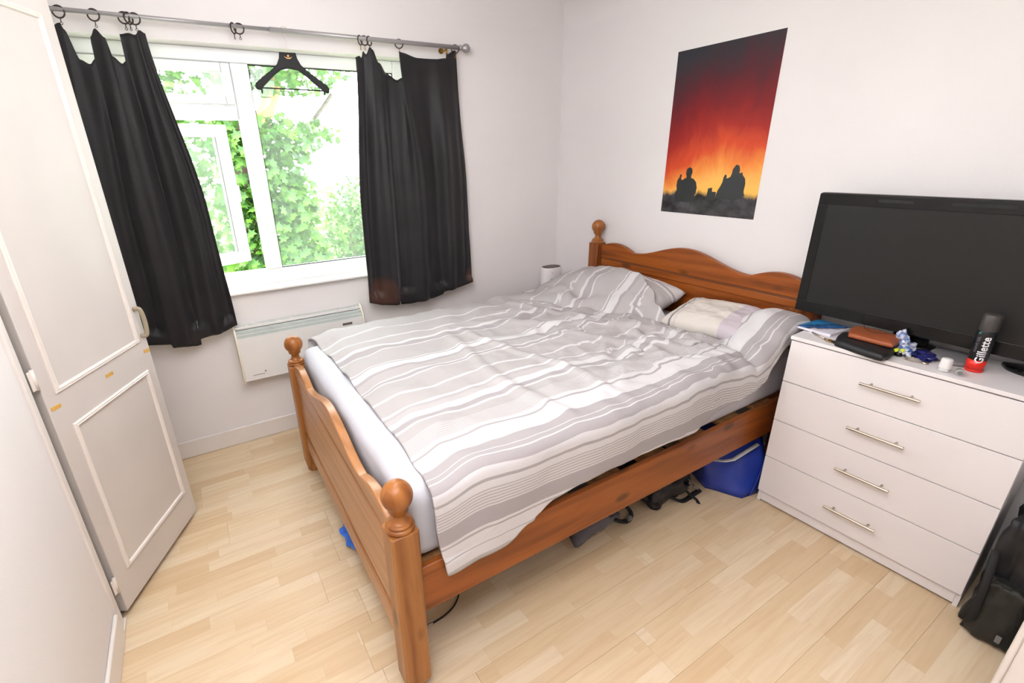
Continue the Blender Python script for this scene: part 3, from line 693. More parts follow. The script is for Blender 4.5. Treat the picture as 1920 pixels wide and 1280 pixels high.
def mk_pillow():
    N = NT('striped_pillowcase'); tc = N.n('ShaderNodeTexCoord'); sp = N.n('ShaderNodeSeparateXYZ'); N.l(tc.outputs['UV'], sp.inputs[0])
    c = N.ramp(sp.outputs[1], [(0.0, srgb(204, 196, 188)), (0.10, srgb(128, 120, 126)), (0.125, srgb(204, 196, 188)), (0.16, srgb(196, 188, 186)), (0.18, srgb(208, 200, 192)), (0.62, srgb(190, 180, 186)), (0.80, srgb(222, 214, 210)), (0.86, srgb(150, 148, 152)), (0.90, srgb(220, 216, 212))], 'CONSTANT')
    N.l(c, N.b.inputs['Base Color']); N.b.inputs['Roughness'].default_value = 0.9; N.bump(N.noise(N.coord('Object', (9, 9, 9)), 1, 4), 0.4, 0.01); return N.m
M_pil = mk_pillow()
pillow('pillow', 'pillow under the duvet beside the window, white edge flap showing', -0.262, -1.000, 0.878, 0.40, 0.74, 0.15, math.radians(3), math.radians(-16), math.radians(-3), M_stripe, (0.98, -0.10, 0.26), 1.0)
pillow('pillow', 'pale pillow with a dark grey stripe against the headboard in the middle', -0.272, -1.690, 0.866, 0.36, 0.50, 0.14, math.radians(-2), math.radians(-10), math.radians(5), M_pil, (0.9, -0.9, 0.0), 3.0)

# ================================================================ BEDSIDE TABLE (behind the bed) AND AIR PURIFIER
bt = thing('bedside_table', 'small white bedside table in the corner, hidden behind the bed', 'bedside table', (-0.21, -0.25, 0))
obj('table_top', bbox(-0.38, -0.04, -0.42, -0.06, 0.665, 0.685, 0.003), M_white, bt)
for sx in (-0.36, -0.08):
    for sy in (-0.40, -0.10): obj('leg', bbox(sx, sx + .03, sy, sy + .03, 0, 0.665, 0.002), M_white, bt)
ap = thing('air_purifier', 'small white oval air purifier with a dark top and pink night light', 'air purifier', (-0.215, -0.20, 0.685))
def oval(bm, prof, ax, ay, n=36, e=2.6):
    R = []
    for s, z in prof:
        R.append([bm.verts.new((s * ax * math.copysign(abs(math.cos(a)) ** (2 / e), math.cos(a)), s * ay * math.copysign(abs(math.sin(a)) ** (2 / e), math.sin(a)), z)) for a in [2 * math.pi * k / n for k in range(n)]])
    for A, B in zip(R, R[1:]):
        for k in range(n): f = bm.faces.new((A[k], A[(k + 1) % n], B[(k + 1) % n], B[k])); f.smooth = True
    bm.faces.new(R[0][::-1]); bm.faces.new(R[-1]); return bm
b = BM(); oval(b, [(0.86, 0), (0.92, .006), (0.94, .03), (1.0, .12), (0.98, .19), (0.95, .204), (0.90, .209)], 0.090, 0.060); obj('casing', b, M_wplast, ap, local=True)
b = BM(); oval(b, [(0.86, .2085), (0.86, .2115), (0.5, .2125)], 0.090, 0.060); obj('top_vent', b, mat('dark_vent', srgb(84, 74, 72), 0.5), ap, local=True)
N = NT('night_light'); em = N.b; em.inputs['Base Color'].default_value = srgb(240, 170, 240); em.inputs['Emission Color'].default_value = (1.0, 0.35, 0.95, 1); em.inputs['Emission Strength'].default_value = 14
vv = N.coord(); N.l(N.ramp(N.noise(vv, 20), [(0.3, srgb(235, 160, 235)), (0.7, srgb(250, 190, 250))]), em.inputs['Base Color'])
b = BM(); box(b, -0.060, 0.004, -0.0635, -0.0555, 0.062, 0.070, 0.002); obj('night_light', b, N.m, ap, local=True)
b = BM(); lathe(b, [(0.004, -0.0578), (0.004, -0.0590)], (-0.035, 0, .172), 10, 'Y'); obj('power_mark', b, mat('olive_mark', srgb(170, 164, 110), 0.5), ap, local=True)
b = BM(); prism(b, [(-0.055, 0.125), (-0.030, 0.128), (-0.033, 0.10), (-0.036, .07), (-0.044, .07), (-0.045, .10)], 0.0012, 'Y', -0.0605); obj('printed_motif', b, mat('teal_grey_print', srgb(170, 184, 182), 0.5), ap, local=True)

# ================================================================ POSTER
po = thing('poster', 'sunset poster of two seated silhouettes on the wall above the headboard', 'poster', (-0.001, -1.332, 1.374))
def mk_sunset():
    N = NT('sunset_print'); tc = N.n('ShaderNodeTexCoord'); sp = N.n('ShaderNodeSeparateXYZ'); N.l(tc.outputs['Object'], sp.inputs[0])
    mp = N.coord('Object', (3, 3.5, 1.8)); nz = N.noise(mp, 1.6, 5, 0.62, 0.4)
    f = N.math('ADD', N.math('DIVIDE', sp.outputs[2], 0.898), N.math('MULTIPLY', N.math('SUBTRACT', nz, 0.5), 0.30))
    f = N.math('ADD', f, N.math('MULTIPLY', sp.outputs[1], 0.18))   # darker towards the window side
    yc = N.math('POWER', N.math('MULTIPLY', sp.outputs[1], 2.6), 2); f = N.math('ADD', f, N.math('MULTIPLY', yc, 0.06))
    c = N.ramp(f, [(0.06, srgb(244, 190, 74)), (0.20, srgb(246, 186, 92)), (0.30, srgb(236, 140, 62)), (0.40, srgb(210, 76, 40)), (0.52, srgb(160, 42, 36)), (0.64, srgb(128, 32, 36)), (0.80, srgb(88, 36, 44)), (0.95, srgb(58, 50, 56)), (1.05, srgb(50, 50, 56))])
    # dark ragged ground
    e = N.math('ADD', 0.105, N.math('MULTIPLY', N.math('SUBTRACT', N.noise(N.coord('Object', (1, 30, 6)), 1.0, 4), 0.5), 0.06))
    g = N.ramp(N.math('SUBTRACT', sp.outputs[2], e), [(0.0, (1, 1, 1, 1)), (0.03, (0, 0, 0, 1))])
    gc = N.ramp(N.noise(N.coord('Object', (10, 10, 14)), 1.0, 4), [(0.35, srgb(36, 34, 34)), (0.7, srgb(84, 80, 84))])
    c = N.mix(g, c, gc)
    N.l(c, N.b.inputs['Base Color']); N.b.inputs['Roughness'].default_value = 0.4; N.b.inputs['Specular IOR Level'].default_value = 0.2; return N.m
obj('sheet', bbox(-0.0018, -0.0002, -1.637, -1.027, 1.374, 2.272), mk_sunset(), po)
M_sil = mat('black_silhouette_print', srgb(26, 24, 26), 0.4, var=0.2)
def sil(pts, nm='seated_silhouette'):
    b = BM(); prism(b, [(-1.027 - 0.61 * a, 1.374 + 0.898 * c) for a, c in pts], -0.0005, 'X', -0.0018); obj(nm, b, M_sil, po)
def ell(cx, cy, rx, ry, n=14): return [(cx + rx * math.cos(2 * math.pi * k / n), cy + ry * math.sin(2 * math.pi * k / n)) for k in range(n)]
fa = [(.145, .09), (.15, .13), (.165, .155), (.155, .18), (.160, .215), (.18, .235), (.185, .25), (.20, .255), (.205, .245), (.20, .225), (.215, .215), (.235, .225), (.262, .232), (.258, .245), (.250, .262), (.258, .288), (.285, .300), (.312, .290), (.322, .268), (.312, .245), (.312, .232), (.345, .225), (.375, .205), (.390, .17), (.385, .135), (.372, .125), (.375, .105), (.372, .085), (.36, .075), (.16, .075)]
fb_ = [(.60, .125), (.615, .16), (.635, .185), (.65, .21), (.655, .24), (.668, .258), (.685, .25), (.682, .235), (.70, .235), (.722, .245), (.730, .262), (.735, .29), (.760, .315), (.79, .310), (.802, .285), (.80, .265), (.830, .27), (.835, .255), (.862, .235), (.872, .205), (.868, .165), (.872, .145), (.885, .138), (.868, .132), (.86, .118), (.858, .09), (.850, .118), (.80, .105), (.79, .08), (.76, .08), (.755, .105), (.70, .108), (.64, .108), (.636, .09), (.628, .108)]
sil(fa); sil(fb_)
sil([(.50, .09), (.515, .17), (.555, .175), (.558, .15), (.60, .15), (.598, .105), (.56, .095)], 'box_silhouette')

# ================================================================ CHEST OF DRAWERS
AR = math.atan(0.0387)
ch = thing('chest_of_drawers', 'white four-drawer chest with long bar handles beside the bed', 'chest of drawers', (-0.379, -2.128, 0), AR)
# local: +x depth towards the wall, -y along the front
DW, DD_ = 0.792, 0.318
def cl(bm, name, m, par=ch, label=None, smooth=None): return obj(name, bm, m, par, local=True, label=label, smooth=smooth)
cl(bbox(0.016, DD_, -0.016, 0.0, 0.0, 0.913, 0.001), 'side_panel', M_white); cl(bbox(0.016, DD_, -DW, -DW + .016, 0.0, 0.913, 0.001), 'side_panel', M_white)
cl(bbox(0.030, DD_, -DW + .016, -0.016, 0.068, 0.905), 'carcass', M_gap)
cl(bbox(0.016, 0.034, -DW + .016, -0.016, 0.012, 0.070, 0.001), 'plinth', M_white)
cl(bbox(-0.006, DD_ + .004, -DW - .003, 0.003, 0.9135, 0.930, 0.0015), 'top_board', M_white)
zs = [0.072, 0.283, 0.494, 0.704, 0.911]
for i in range(4):
    d = cl(bbox(0.0, 0.016, -DW + .001, -0.001, zs[i], zs[i + 1] - 0.0035, 0.0012), 'drawer_front', M_white)
    zc = (0.180, 0.390, 0.602, 0.813)[i]; ya, yb = -0.297, -0.494
    b = BM(); lathe(b, [(0.0058, yb), (0.006, yb + .001), (0.006, ya - .001), (0.0058, ya)], (-0.030, 0, zc), 14, 'Y')
    for yy in (ya - .032, yb + .032): lathe(b, [(0.0045, -0.030), (0.0045, 0.0)], (0, yy, zc), 10, 'X')
    cl(b, 'handle', M_steel, d)

# ================================================================ TELEVISION
tv = thing('television', 'large black flat-screen television standing on the white chest', 'television', (-0.13, -2.46, 0.93))
TY0, TY1, TZ0, TZ1 = -2.950, -2.012, 0.988, 1.543
b = BM(); box(b, -0.165, -0.120, TY0, TY1, TZ0, TZ1, 0.010, 3); box(b, -0.120, -0.085, TY0 + .12, TY1 - .12, TZ0 + .08, TZ1 - .1, 0.008); obj('cabinet', b, M_black, tv)
# bezel bars proud of the screen
b = BM()
for q in ((TY0 + .004, TY1 - .004, TZ1 - .050, TZ1 - .004), (TY0 + .004, TY1 - .004, TZ0 + .004, TZ0 + .058), (TY0 + .004, TY0 + .044, TZ0 + .058, TZ1 - .05), (TY1 - .044, TY1 - .004, TZ0 + .058, TZ1 - .05)):
    box(b, -0.169, -0.163, q[0], q[1], q[2], q[3], 0.002)
obj('bezel', b, M_black, tv)
obj('screen', bbox(-0.1665, -0.164, TY0 + .044, TY1 - .044, TZ0 + .058, TZ1 - .05), M_screen, tv)
for ya, yb in ((-2.36, -2.24), (-2.65, -2.47)): obj('bezel_slot', bbox(-0.1695, -0.168, ya, yb, TZ1 - .030, TZ1 - .018, 0.0006), M_blackm, tv)
b = BM(); oval(b, [(1.0, .0), (1.0, .006), (0.97, .010), (0.5, .014)], 0.050, 0.09, 40, 2.2); b.transform(Matrix.Translation((0.035, 0, 0))); o = obj('base', b, M_black, tv, local=True)
obj('neck', bbox(-0.118, -0.090, -2.52, -2.40, 0.940, 1.02, 0.006), M_black, tv)

# ================================================================ THINGS ON THE CHEST
ZT = 0.9305
def top(o, label, cat, group=None): tag(o, label, cat, group); return recenter(o)
def slab(name, pts, z, t, m, bev=0.002):
    b = BM(); prism(b, pts, t, 'Z', z, bev); return obj(name, b, m)
# letter / papers
top(slab('paper', [(-0.135, -2.135), (-0.13, -2.24), (-0.285, -2.262), (-0.295, -2.150)], ZT, 0.003, mat('white_paper', srgb(232, 226, 232), 0.7)), 'sheet of white paper lying under the notebook', 'paper')
nbk = thing('notebook', 'thin blue and white notebook lying at the left end of the chest', 'notebook', (-0.19, -2.17, 0.934), math.radians(-4))
def mk_cover():
    N = NT('blue_cover_print'); v = N.coord('Object', (9, 9, 1)); n1 = N.noise(v, 1.0, 3, 0.5, 1.5); tc = N.n('ShaderNodeTexCoord'); sp = N.n('ShaderNodeSeparateXYZ'); N.l(tc.outputs['Object'], sp.inputs[0])
    f = N.math('ADD', N.math('MULTIPLY', N.math('ADD', sp.outputs[1], -.06), -4.5), N.math('ADD', N.math('MULTIPLY', sp.outputs[0], -2.5), N.math('MULTIPLY', n1, .55)))
    N.l(N.ramp(f, [(-0.0, srgb(40, 128, 188)), (0.33, srgb(58, 150, 206)), (0.42, srgb(36, 40, 92)), (0.56, srgb(60, 130, 200)), (0.64, srgb(40, 30, 70)), (0.78, srgb(226, 222, 232))]), N.b.inputs['Base Color']); N.b.inputs['Roughness'].default_value = 0.3; return N.m
b = BM(); box(b, -0.085, 0.085, -0.072, 0.072, 0, 0.012, 0.001); obj('pages', b, mat('page_edges', srgb(234, 230, 236), 0.7), nbk, local=True)
b = BM(); box(b, -0.087, 0.087, -0.074, 0.074, 0.012, 0.0135); obj('cover', b, mk_cover(), nbk, local=True)
# pen with keys / lanyard clip
b = BM(); tube(b, [(-0.285, -2.165, ZT + .006), (-0.325, -2.235, ZT + .006)], 0.0042, 10); top(obj('pen', b, M_steel), 'slim silver pen lying in front of the notebook', 'pen')
kc = thing('key_fob', 'leather key fob with brass rings in front of the black pouch', 'key ring', (-0.33, -2.26, ZT))
b = BM()
for (x, y, r) in ((-0.325, -2.245, .010), (-0.332, -2.262, .008), (-0.318, -2.258, .007)): tube(b, [(x + r * math.cos(a), y + r * math.sin(a), ZT + .003 + .002 * math.sin(a)) for a in [2 * math.pi * k / 14 for k in range(14)]], 0.0018, 6, closed=True)
obj('ring', b, M_brass, kc)
b = BM(); prism(b, [(-0.335, -2.265), (-0.318, -2.270), (-0.338, -2.325), (-0.362, -2.330), (-0.362, -2.315)], 0.008, 'Z', ZT, 0.002); obj('strap', b, mat('dark_leather', srgb(42, 26, 22), 0.5), kc)
# black pouch (soft, rounded) and tan case on top
def soft(pts, z, t, m, name, puff=0.3, inset=0.010):
    """pillow-like slab over a polygon"""
    c = Vector((sum(p[0] for p in pts) / len(pts), sum(p[1] for p in pts) / len(pts))); b = BM(); P = catmull([(p[0], p[1], 0) for p in pts] + [(pts[0][0], pts[0][1], 0)], 5)[:-1]
    levels = [(0.96, 0.0), (1.0, .25), (1.0, .6), (0.96, .85), (0.86, 0.97), (0.55, 1.0 + puff * .3), (0.2, 1.0 + puff * .45)]
    R = []
    for s, h in levels: R.append([b.verts.new((c.x + (p.x - c.x) * s, c.y + (p.y - c.y) * s, z + t * h)) for p in P])
    n = len(P)
    for A, B in zip(R, R[1:]):
        for k in range(n): f = b.faces.new((A[k], A[(k + 1) % n], B[(k + 1) % n], B[k])); f.smooth = True
    b.faces.new(R[0][::-1]); f = b.faces.new(R[-1]); f.smooth = True; bmesh.ops.recalc_face_normals(b, faces=b.faces[:])
    return obj(name, b, m)
M_pouch = mat('black_nylon', srgb(26, 26, 29), 0.5, bump=0.2)
top(soft([(-0.368, -2.292), (-0.405, -2.455), (-0.385, -2.482), (-0.33, -2.482), (-0.25, -2.455), (-0.205, -2.31), (-0.215, -2.262), (-0.28, -2.265)], ZT, 0.030, M_pouch, 'pouch'), 'flat black zip pouch on the front edge of the chest', 'pouch')
M_tan = mat('tan_leather', srgb(160, 84, 48), 0.42, var=0.08, bump=0.15)
cs2 = soft([(-0.318, -2.315), (-0.318, -2.455), (-0.295, -2.470), (-0.225, -2.462), (-0.175, -2.425), (-0.165, -2.30), (-0.225, -2.285)], 0.9665, 0.020, M_tan, 'glasses_case'); top(cs2, 'tan leather case lying on top of the black pouch', 'case')
b = BM(); tube(b, catmull([(-0.17, -2.31, .993), (-0.23, -2.34, .994), (-0.25, -2.38, .995), (-0.21, -2.43, .994), (-0.19, -2.46, .985)], 6), 0.0012, 6); top(obj('cord', b, mat('dark_cord', srgb(70, 34, 22), 0.6)), 'thin dark cord looped over the tan leather case', 'cord')
# crumpled wrapper
def crumple(name, c, sx, sy, sz, m, seed, rough=0.5, n=3, rz=0.0):
    b = BM(); bmesh.ops.create_icosphere(b, subdivisions=n, radius=1.0)
    Mz = Matrix.Rotation(rz, 3, 'Z')
    for v in b.verts:
        d = v.co.normalized(); r = 1 + rough * (noise.noise(d * 2.2 + Vector((seed, 0, 0))) + 0.5 * noise.noise(d * 5 + Vector((0, seed, 0))))
        p = Vector((d.x * r * sx, d.y * r * sy, d.z * r * sz)); p = Mz @ p; v.co = (c[0] + p.x, c[1] + p.y, max(c[2] - sz, c[2] + p.z))
    return obj(name, b, m)
def mk_wrap():
    N = NT('blue_white_wrapper'); N.l(N.ramp(N.noise(N.coord('Object', (40, 40, 40)), 1, 3), [(0.38, srgb(90, 120, 190)), (0.47, srgb(190, 200, 226)), (0.6, srgb(232, 232, 240))]), N.b.inputs['Base Color']); N.b.inputs['Roughness'].default_value = 0.25; N.b.inputs['Metallic'].default_value = 0.2; return N.m
M_wrap = mk_wrap()
wr = thing('snack_wrapper', 'crumpled blue and white foil wrapper beside the tan case', 'wrapper', (-0.17, -2.47, ZT))
obj('wrapper_body', crumple('tmp', (0, 0, 0), 1, 1, 1, M_wrap, 1).data and BM(), M_wrap, wr)
bpy.data.objects.remove(wr.children[0], do_unlink=True)
for o_ in [q for q in bpy.data.objects if q.name.startswith('tmp')]: bpy.data.objects.remove(o_, do_unlink=True)
def crumple_child(name, c, sx, sy, sz, m, seed, par, rz=0):
    o = crumple(name, c, sx, sy, sz, m, seed, 0.55, 3, rz); o.data.transform(FR[par.name].inverted()); o.parent = par; return o
crumple_child('wrapper_body', (-0.215, -2.490, ZT + .020), 0.070, 0.026, 0.022, M_wrap, 2.0, wr, 0.25)
crumple_child('wrapper_end', (-0.195, -2.455, ZT + .042), 0.030, 0.024, 0.036, M_wrap, 5.0, wr, 0.5)
ye = thing('earplugs', 'two small neon yellow pieces on a black base by the wrapper', 'earplugs', (-0.295, -2.47, 0.93))
for (x, y) in ((-0.286, -2.478), (-0.272, -2.494)):
    b = BM(); lathe(b, [(0.005, -.010), (0.0075, -.008), (0.0075, .006), (0.004, .011)], (x, y, ZT + .0245), 12, 'X'); obj('earplug', b, mat('neon_yellow', srgb(222, 236, 60), 0.6), ye)
b = BM(); lathe(b, [(0.012, 0), (0.013, .004), (0.012, .016), (0.0, .017)], (-0.279, -2.486, ZT), 16); obj('stand_cap', b, M_black, ye)
M_navy = mat('navy_film', srgb(34, 38, 108), 0.22, var=0.3, vs=40)
top(crumple('navy_packet', (-0.222, -2.548, ZT + .011), 0.055, 0.036, 0.013, M_navy, 8.0, 0.6, 3, 0.35), 'crumpled navy blue packet behind the bracelet', 'packet')
top(soft([(-0.150, -2.545), (-0.085, -2.552), (-0.070, -2.60), (-0.078, -2.655), (-0.150, -2.690), (-0.215, -2.672), (-0.235, -2.625), (-0.20, -2.575)], ZT, 0.018, mat('grey_felt', srgb(118, 115, 117), 0.7, bump=0.15), 'soft_case'), 'grey soft case lying between the wrapper and the spray can', 'case')
# bracelet
br = thing('bracelet', 'silver chain-link watch bracelet lying near the front edge', 'bracelet', (-0.28, -2.54, ZT))
b = BM()
for k in range(22):
    a = 2 * math.pi * k / 22; x = -0.286 + 0.020 * math.cos(a); y = -2.540 + 0.032 * math.sin(a)
    box(b, -.0045, .0045, -.003, .003, 0, .007, 0.001, 1, M=Matrix.Translation((x, y, ZT)) @ Matrix.Rotation(a + math.pi / 2, 4, 'Z'))
obj('links', b, M_steel, br)
b = BM(); lathe(b, [(0.010, 0), (0.011, .002), (0.011, .007), (0.009, .008), (0.0, .008)], (-0.292, -2.576, ZT), 18); obj('clasp', b, M_steel, br)
# roll-on with white cap
ro = thing('roll_on_bottle', 'short bottle with a big white cap at the front of the chest', 'bottle', (-0.315, -2.640, ZT), math.radians(0))
b = BM(); lathe(b, [(0.015, 0), (0.0175, .002), (0.0175, .012), (0.0165, .014)], (0, 0, 0), 24); obj('base', b, mat('clear_bottle', srgb(214, 212, 210), 0.15), ro, local=True)
b = BM(); lathe(b, [(0.0185, .014), (0.0187, .016), (0.0168, .047), (0.0150, .0505), (0.0, .0515)], (0, 0, 0), 28); obj('cap', b, M_wplast, ro, local=True)
sv = thing('silver_jar', 'tiny clear and silver jar lying on its side beside the spray can', 'jar', (-0.318, -2.684, ZT + .0125), math.radians(20))
b = BM(); lathe(b, [(0.0115, -.010), (0.0125, -.008), (0.0125, .006), (0.009, .010), (0.009, .022), (0.007, .024)], (0, 0, 0), 22, 'X'); obj('body', b, mat('frosted_silver', srgb(184, 182, 180), 0.3, 0.4), sv, local=True)
b = BM(); lathe(b, [(0.0075, -.0125), (0.0075, -.0095)], (0, 0, 0), 18, 'X'); obj('end', b, M_grey, sv, local=True)
# spray can
cx, cy = -0.222, -2.697
can = thing('spray_can', 'tall black shaving gel can with red base and white lettering', 'can', (cx, cy, ZT))
M_red = mat('red_print', srgb(226, 38, 26), 0.3, var=0.02); M_canb = mat('black_can', srgb(24, 22, 25), 0.28)
b = BM(); lathe(b, [(0.0235, 0), (0.0258, .003), (0.0265, .006), (0.0265, .010)], (cx, cy, ZT), 36); obj('bottom_rim', b, M_red, can)
b = BM(); lathe(b, [(0.0266, .0095), (0.0266, .048)], (cx, cy, ZT), 40); obj('red_band', b, M_red, can)
b = BM(); lathe(b, [(0.0266, .048), (0.0266, .160), (0.0255, .163)], (cx, cy, ZT), 40); obj('body', b, M_canb, can)
b = BM(); lathe(b, [(0.0262, .162), (0.0268, .164), (0.0262, .216), (0.0235, .222), (0.021, .223), (0.0, .2225)], (cx, cy, ZT), 40); obj('cap', b, mat('dark_grey_cap', srgb(66, 62, 60), 0.35), can)
def wrap_text(txt, size, ang0, z0, R, m, name, bold=0.0, vertical=True, spacing=1.0):
    cu = bpy.data.curves.new('t', 'FONT'); cu.body = txt; cu.size = size; cu.extrude = 0.0; cu.offset = bold; cu.space_character = spacing; cu.resolution_u = 3
    to = bpy.data.objects.new('t', cu); COL.objects.link(to); dg = bpy.context.evaluated_depsgraph_get(); me = bpy.data.meshes.new_from_object(to.evaluated_get(dg))
    bpy.data.objects.remove(to, do_unlink=True)
    b = BM(); b.from_mesh(me); bpy.data.meshes.remove(me)
    bmesh.ops.triangulate(b, faces=b.faces[:])
    bmesh.ops.subdivide_edges(b, edges=[e for e in b.edges if e.calc_length() > size * .25], cuts=2)
    r = bmesh.ops.extrude_face_region(b, geom=b.faces[:]); ev = [g for g in r['geom'] if isinstance(g, bmesh.types.BMVert)]
    lift = set(ev)
    for v in b.verts:
        s, t = v.co.x, v.co.y; rr = R + (0.0006 if v in lift else 0.0)
        if vertical: ang = ang0 - t / R; z = z0 + s      # reads upwards
        else: ang = ang0 + s / R; z = z0 + t
        v.co = (cx + rr * math.cos(ang), cy + rr * math.sin(ang), ZT + z)
    bmesh.ops.recalc_face_normals(b, faces=b.faces[:])
    obj(name, b, m, can)
va = math.atan2(CP[1] - cy, CP[0] - cx)     # side turned to the room
M_wt = mat('white_print', srgb(240, 238, 240), 0.4)
wrap_text('Gillette', 0.0335, va + 0.62, 0.038, 0.0267, M_wt, 'lettering', 0.0007, True, 1.02)
wrap_text('SHAVE GEL', 0.0125, va - 0.42, 0.078, 0.0267, mat('grey_print', srgb(120, 116, 118), 0.4), 'small_lettering', 0.0, True)
b = BM(); tube(b, [(cx + .0262 * math.cos(va - .70), cy + .0262 * math.sin(va - .70), ZT + .150), (cx + .0262 * math.cos(va - .70), cy + .0262 * math.sin(va - .70), ZT + .156)], [0.0035, 0.0012], 8); obj('teal_drop', b, mat('teal_print', srgb(50, 170, 160), 0.4), can)
# black glossy oval case at the right
o = soft([(-0.085, -2.738), (-0.125, -2.765), (-0.150, -2.82), (-0.145, -2.885), (-0.09, -2.90), (-0.055, -2.86), (-0.05, -2.79)], ZT, 0.022, mat('gloss_black', srgb(10, 10, 11), 0.12), 'black_case'); top(o, 'glossy black rounded case under the right side of the television', 'case')

# ================================================================ BAGS AND CABLE ON THE FLOOR
def softbox(name, x0, x1, y0, y1, z0, z1, m, seed, amp, n=14, taper=0.1, par=None, rnd=0.25):
    b = BM(); bmesh.ops.create_cube(b, size=2.0); bmesh.ops.subdivide_edges(b, edges=b.edges[:], cuts=n, use_grid_fill=True)
    c = Vector(((x0 + x1) / 2, (y0 + y1) / 2, (z0 + z1) / 2)); s = Vector(((x1 - x0) / 2, (y1 - y0) / 2, (z1 - z0) / 2))
    for v in b.verts:
        p = v.co.copy(); q = p.normalized() * 1.25; p = p.lerp(q, rnd)
        p = Vector((max(-1, min(1, p.x)), max(-1, min(1, p.y)), max(-1, min(1, p.z)))); k = 1 - taper * (p.z * .5 + .5)
        d = amp * fbm(p.x * 1.5 + seed, p.y * 1.5, p.z * 1.5 + seed, 3)
        v.co = Vector((c.x + s.x * p.x * k + d * p.x, c.y + s.y * p.y * k + d * p.y, max(z0, c.z + s.z * p.z + d * .5 * (p.z > -.9))))
    for f in b.faces: f.smooth = True
    return obj(name, b, m, par)
M_blue = mat('blue_woven_plastic', srgb(38, 62, 160), 0.35, var=0.12, bump=0.2, bs=40)
bb = thing('shopping_bag', 'large blue shopping bag with a white stripe, squeezed between bed and chest', 'bag', (-0.36, -1.98, 0))
b = BM()
P = {'bl': (-.515, -1.925, 0), 'bf': (-.425, -2.085, 0), 'br': (-.31, -2.103, 0), 'bk': (-.30, -1.80, 0), 'bk2': (-.46, -1.80, 0),
     'ml': (-.56, -1.93, .165), 'mf': (-.40, -1.985, .15), 'mr': (-.27, -2.095, .17), 'tl': (-.46, -1.905, .315), 'tf': (-.33, -1.96, .320), 'tr': (-.20, -1.985, .322), 'tk': (-.20, -1.80, .315), 'tk2': (-.44, -1.80, .31), 'mk': (-.25, -1.78, .16), 'mk2': (-.48, -1.78, .16)}
V = {k: b.verts.new(v) for k, v in P.items()}
for f in (('bl', 'bf', 'mf', 'ml'), ('bf', 'br', 'mr', 'mf'), ('ml', 'mf', 'tf', 'tl'), ('mf', 'mr', 'tr', 'tf'), ('br', 'bk', 'mk', 'mr'), ('mr', 'mk', 'tk', 'tr'), ('bk', 'bk2', 'mk2', 'mk'), ('mk', 'mk2', 'tk2', 'tk'), ('bk2', 'bl', 'ml', 'mk2'), ('mk2', 'ml', 'tl', 'tk2'), ('tl', 'tf', 'tr', 'tk', 'tk2'), ('bl', 'bk2', 'bk', 'br', 'bf')): b.faces.new([V[q] for q in f])
bmesh.ops.recalc_face_normals(b, faces=b.faces[:])
bmesh.ops.subdivide_edges(b, edges=b.edges[:], cuts=4, use_grid_fill=True)
for _ in range(2): bmesh.ops.smooth_vert(b, verts=b.verts[:], factor=0.35)
zmin = min(v.co.z for v in b.verts)
for v in b.verts: v.co.z = max(0.0, (v.co.z - zmin) * 1.03); v.co.x += .008 * noise.noise(v.co * 9)
obj('bag_body', b, M_blue, bb, smooth=True)
b = BM(); tube(b, [(-.555, -1.955, .225), (-.478, -1.985, .205), (-.42, -2.000, .200), (-.36, -2.012, .222), (-.27, -2.035, .262)], 0.012, 8, flat=0.25)
for v in b.verts: v.co.x -= .012; v.co.y -= .004
obj('white_stripe', b, M_wplast, bb)
b = BM(); tube(b, catmull([(-.375, -2.096, .005), (-.352, -2.102, .08), (-.330, -2.108, .19)], 4), 0.004, 6); obj('piping', b, M_blue, bb)
rs = thing('rucksack', 'black rucksack with grey buckle lying under the head end of the bed', 'bag', (-0.70, -1.83, 0))
softbox('rucksack_body', -0.92, -0.600, -1.905, -1.55, 0, 0.20, M_pouch, 2.0, 0.05, par=rs)
b = BM(); tube(b, catmull([(-.70, -1.86, .10), (-.66, -1.93, .03), (-.640, -1.965, .006), (-.655, -1.99, .004)], 5), 0.011, 8, flat=0.3); tube(b, catmull([(-.80, -1.86, .06), (-.72, -1.93, .006), (-.61, -1.93, .006), (-.56, -1.93, .01)], 5), 0.013, 8, flat=0.3); obj('strap', b, M_blackm, rs)
b = BM(); tube(b, [(-.652, -1.912, .105), (-.628, -1.925, .068)], 0.007, 8, flat=.5); tube(b, [(-.628, -1.925, .068), (-.600, -1.935, .04)], 0.012, 8, flat=.5); obj('buckle', b, M_grey, rs)
gb = thing('duffel_bag', 'grey duffel bag with a black strap lying under the middle of the bed', 'bag', (-1.2, -1.75, 0))
softbox('duffel_body', -1.40, -1.10, -1.865, -1.55, 0, 0.125, mat('grey_nylon', srgb(96, 92, 98), 0.6, bump=0.2), 5.0, 0.03, par=gb)
b = BM(); tube(b, catmull([(-1.22, -1.80, .115), (-1.16, -1.86, .05), (-1.08, -1.885, .012), (-1.02, -1.86, .02), (-1.03, -1.78, .06)], 6), 0.012, 8, flat=0.35); obj('strap', b, M_blackm, gb)
b = BM(); box(b, -1.075, -1.045, -1.895, -1.875, .012, .03, 0.003); obj('buckle', b, M_grey, gb)
o = crumple('carrier_bag', (-2.268, -1.265, .045), 0.058, 0.085, 0.045, mat('bright_blue_plastic', srgb(40, 110, 220), 0.35), 4.0, 0.4, 3); top(o, 'small bright blue plastic bag under the foot of the bed', 'bag')
cb = thing('phone_cable', 'thin black cable with silver plug on the floor by the bed post', 'cable', (-2.1, -1.85, 0))
b = BM(); tube(b, catmull([(-2.150, -1.868, .004), (-2.09, -1.862, .004), (-2.03, -1.838, .004), (-1.985, -1.785, .004), (-1.985, -1.70, .004), (-2.03, -1.60, .004)], 8), 0.0032, 8); obj('lead', b, M_blackm, cb)
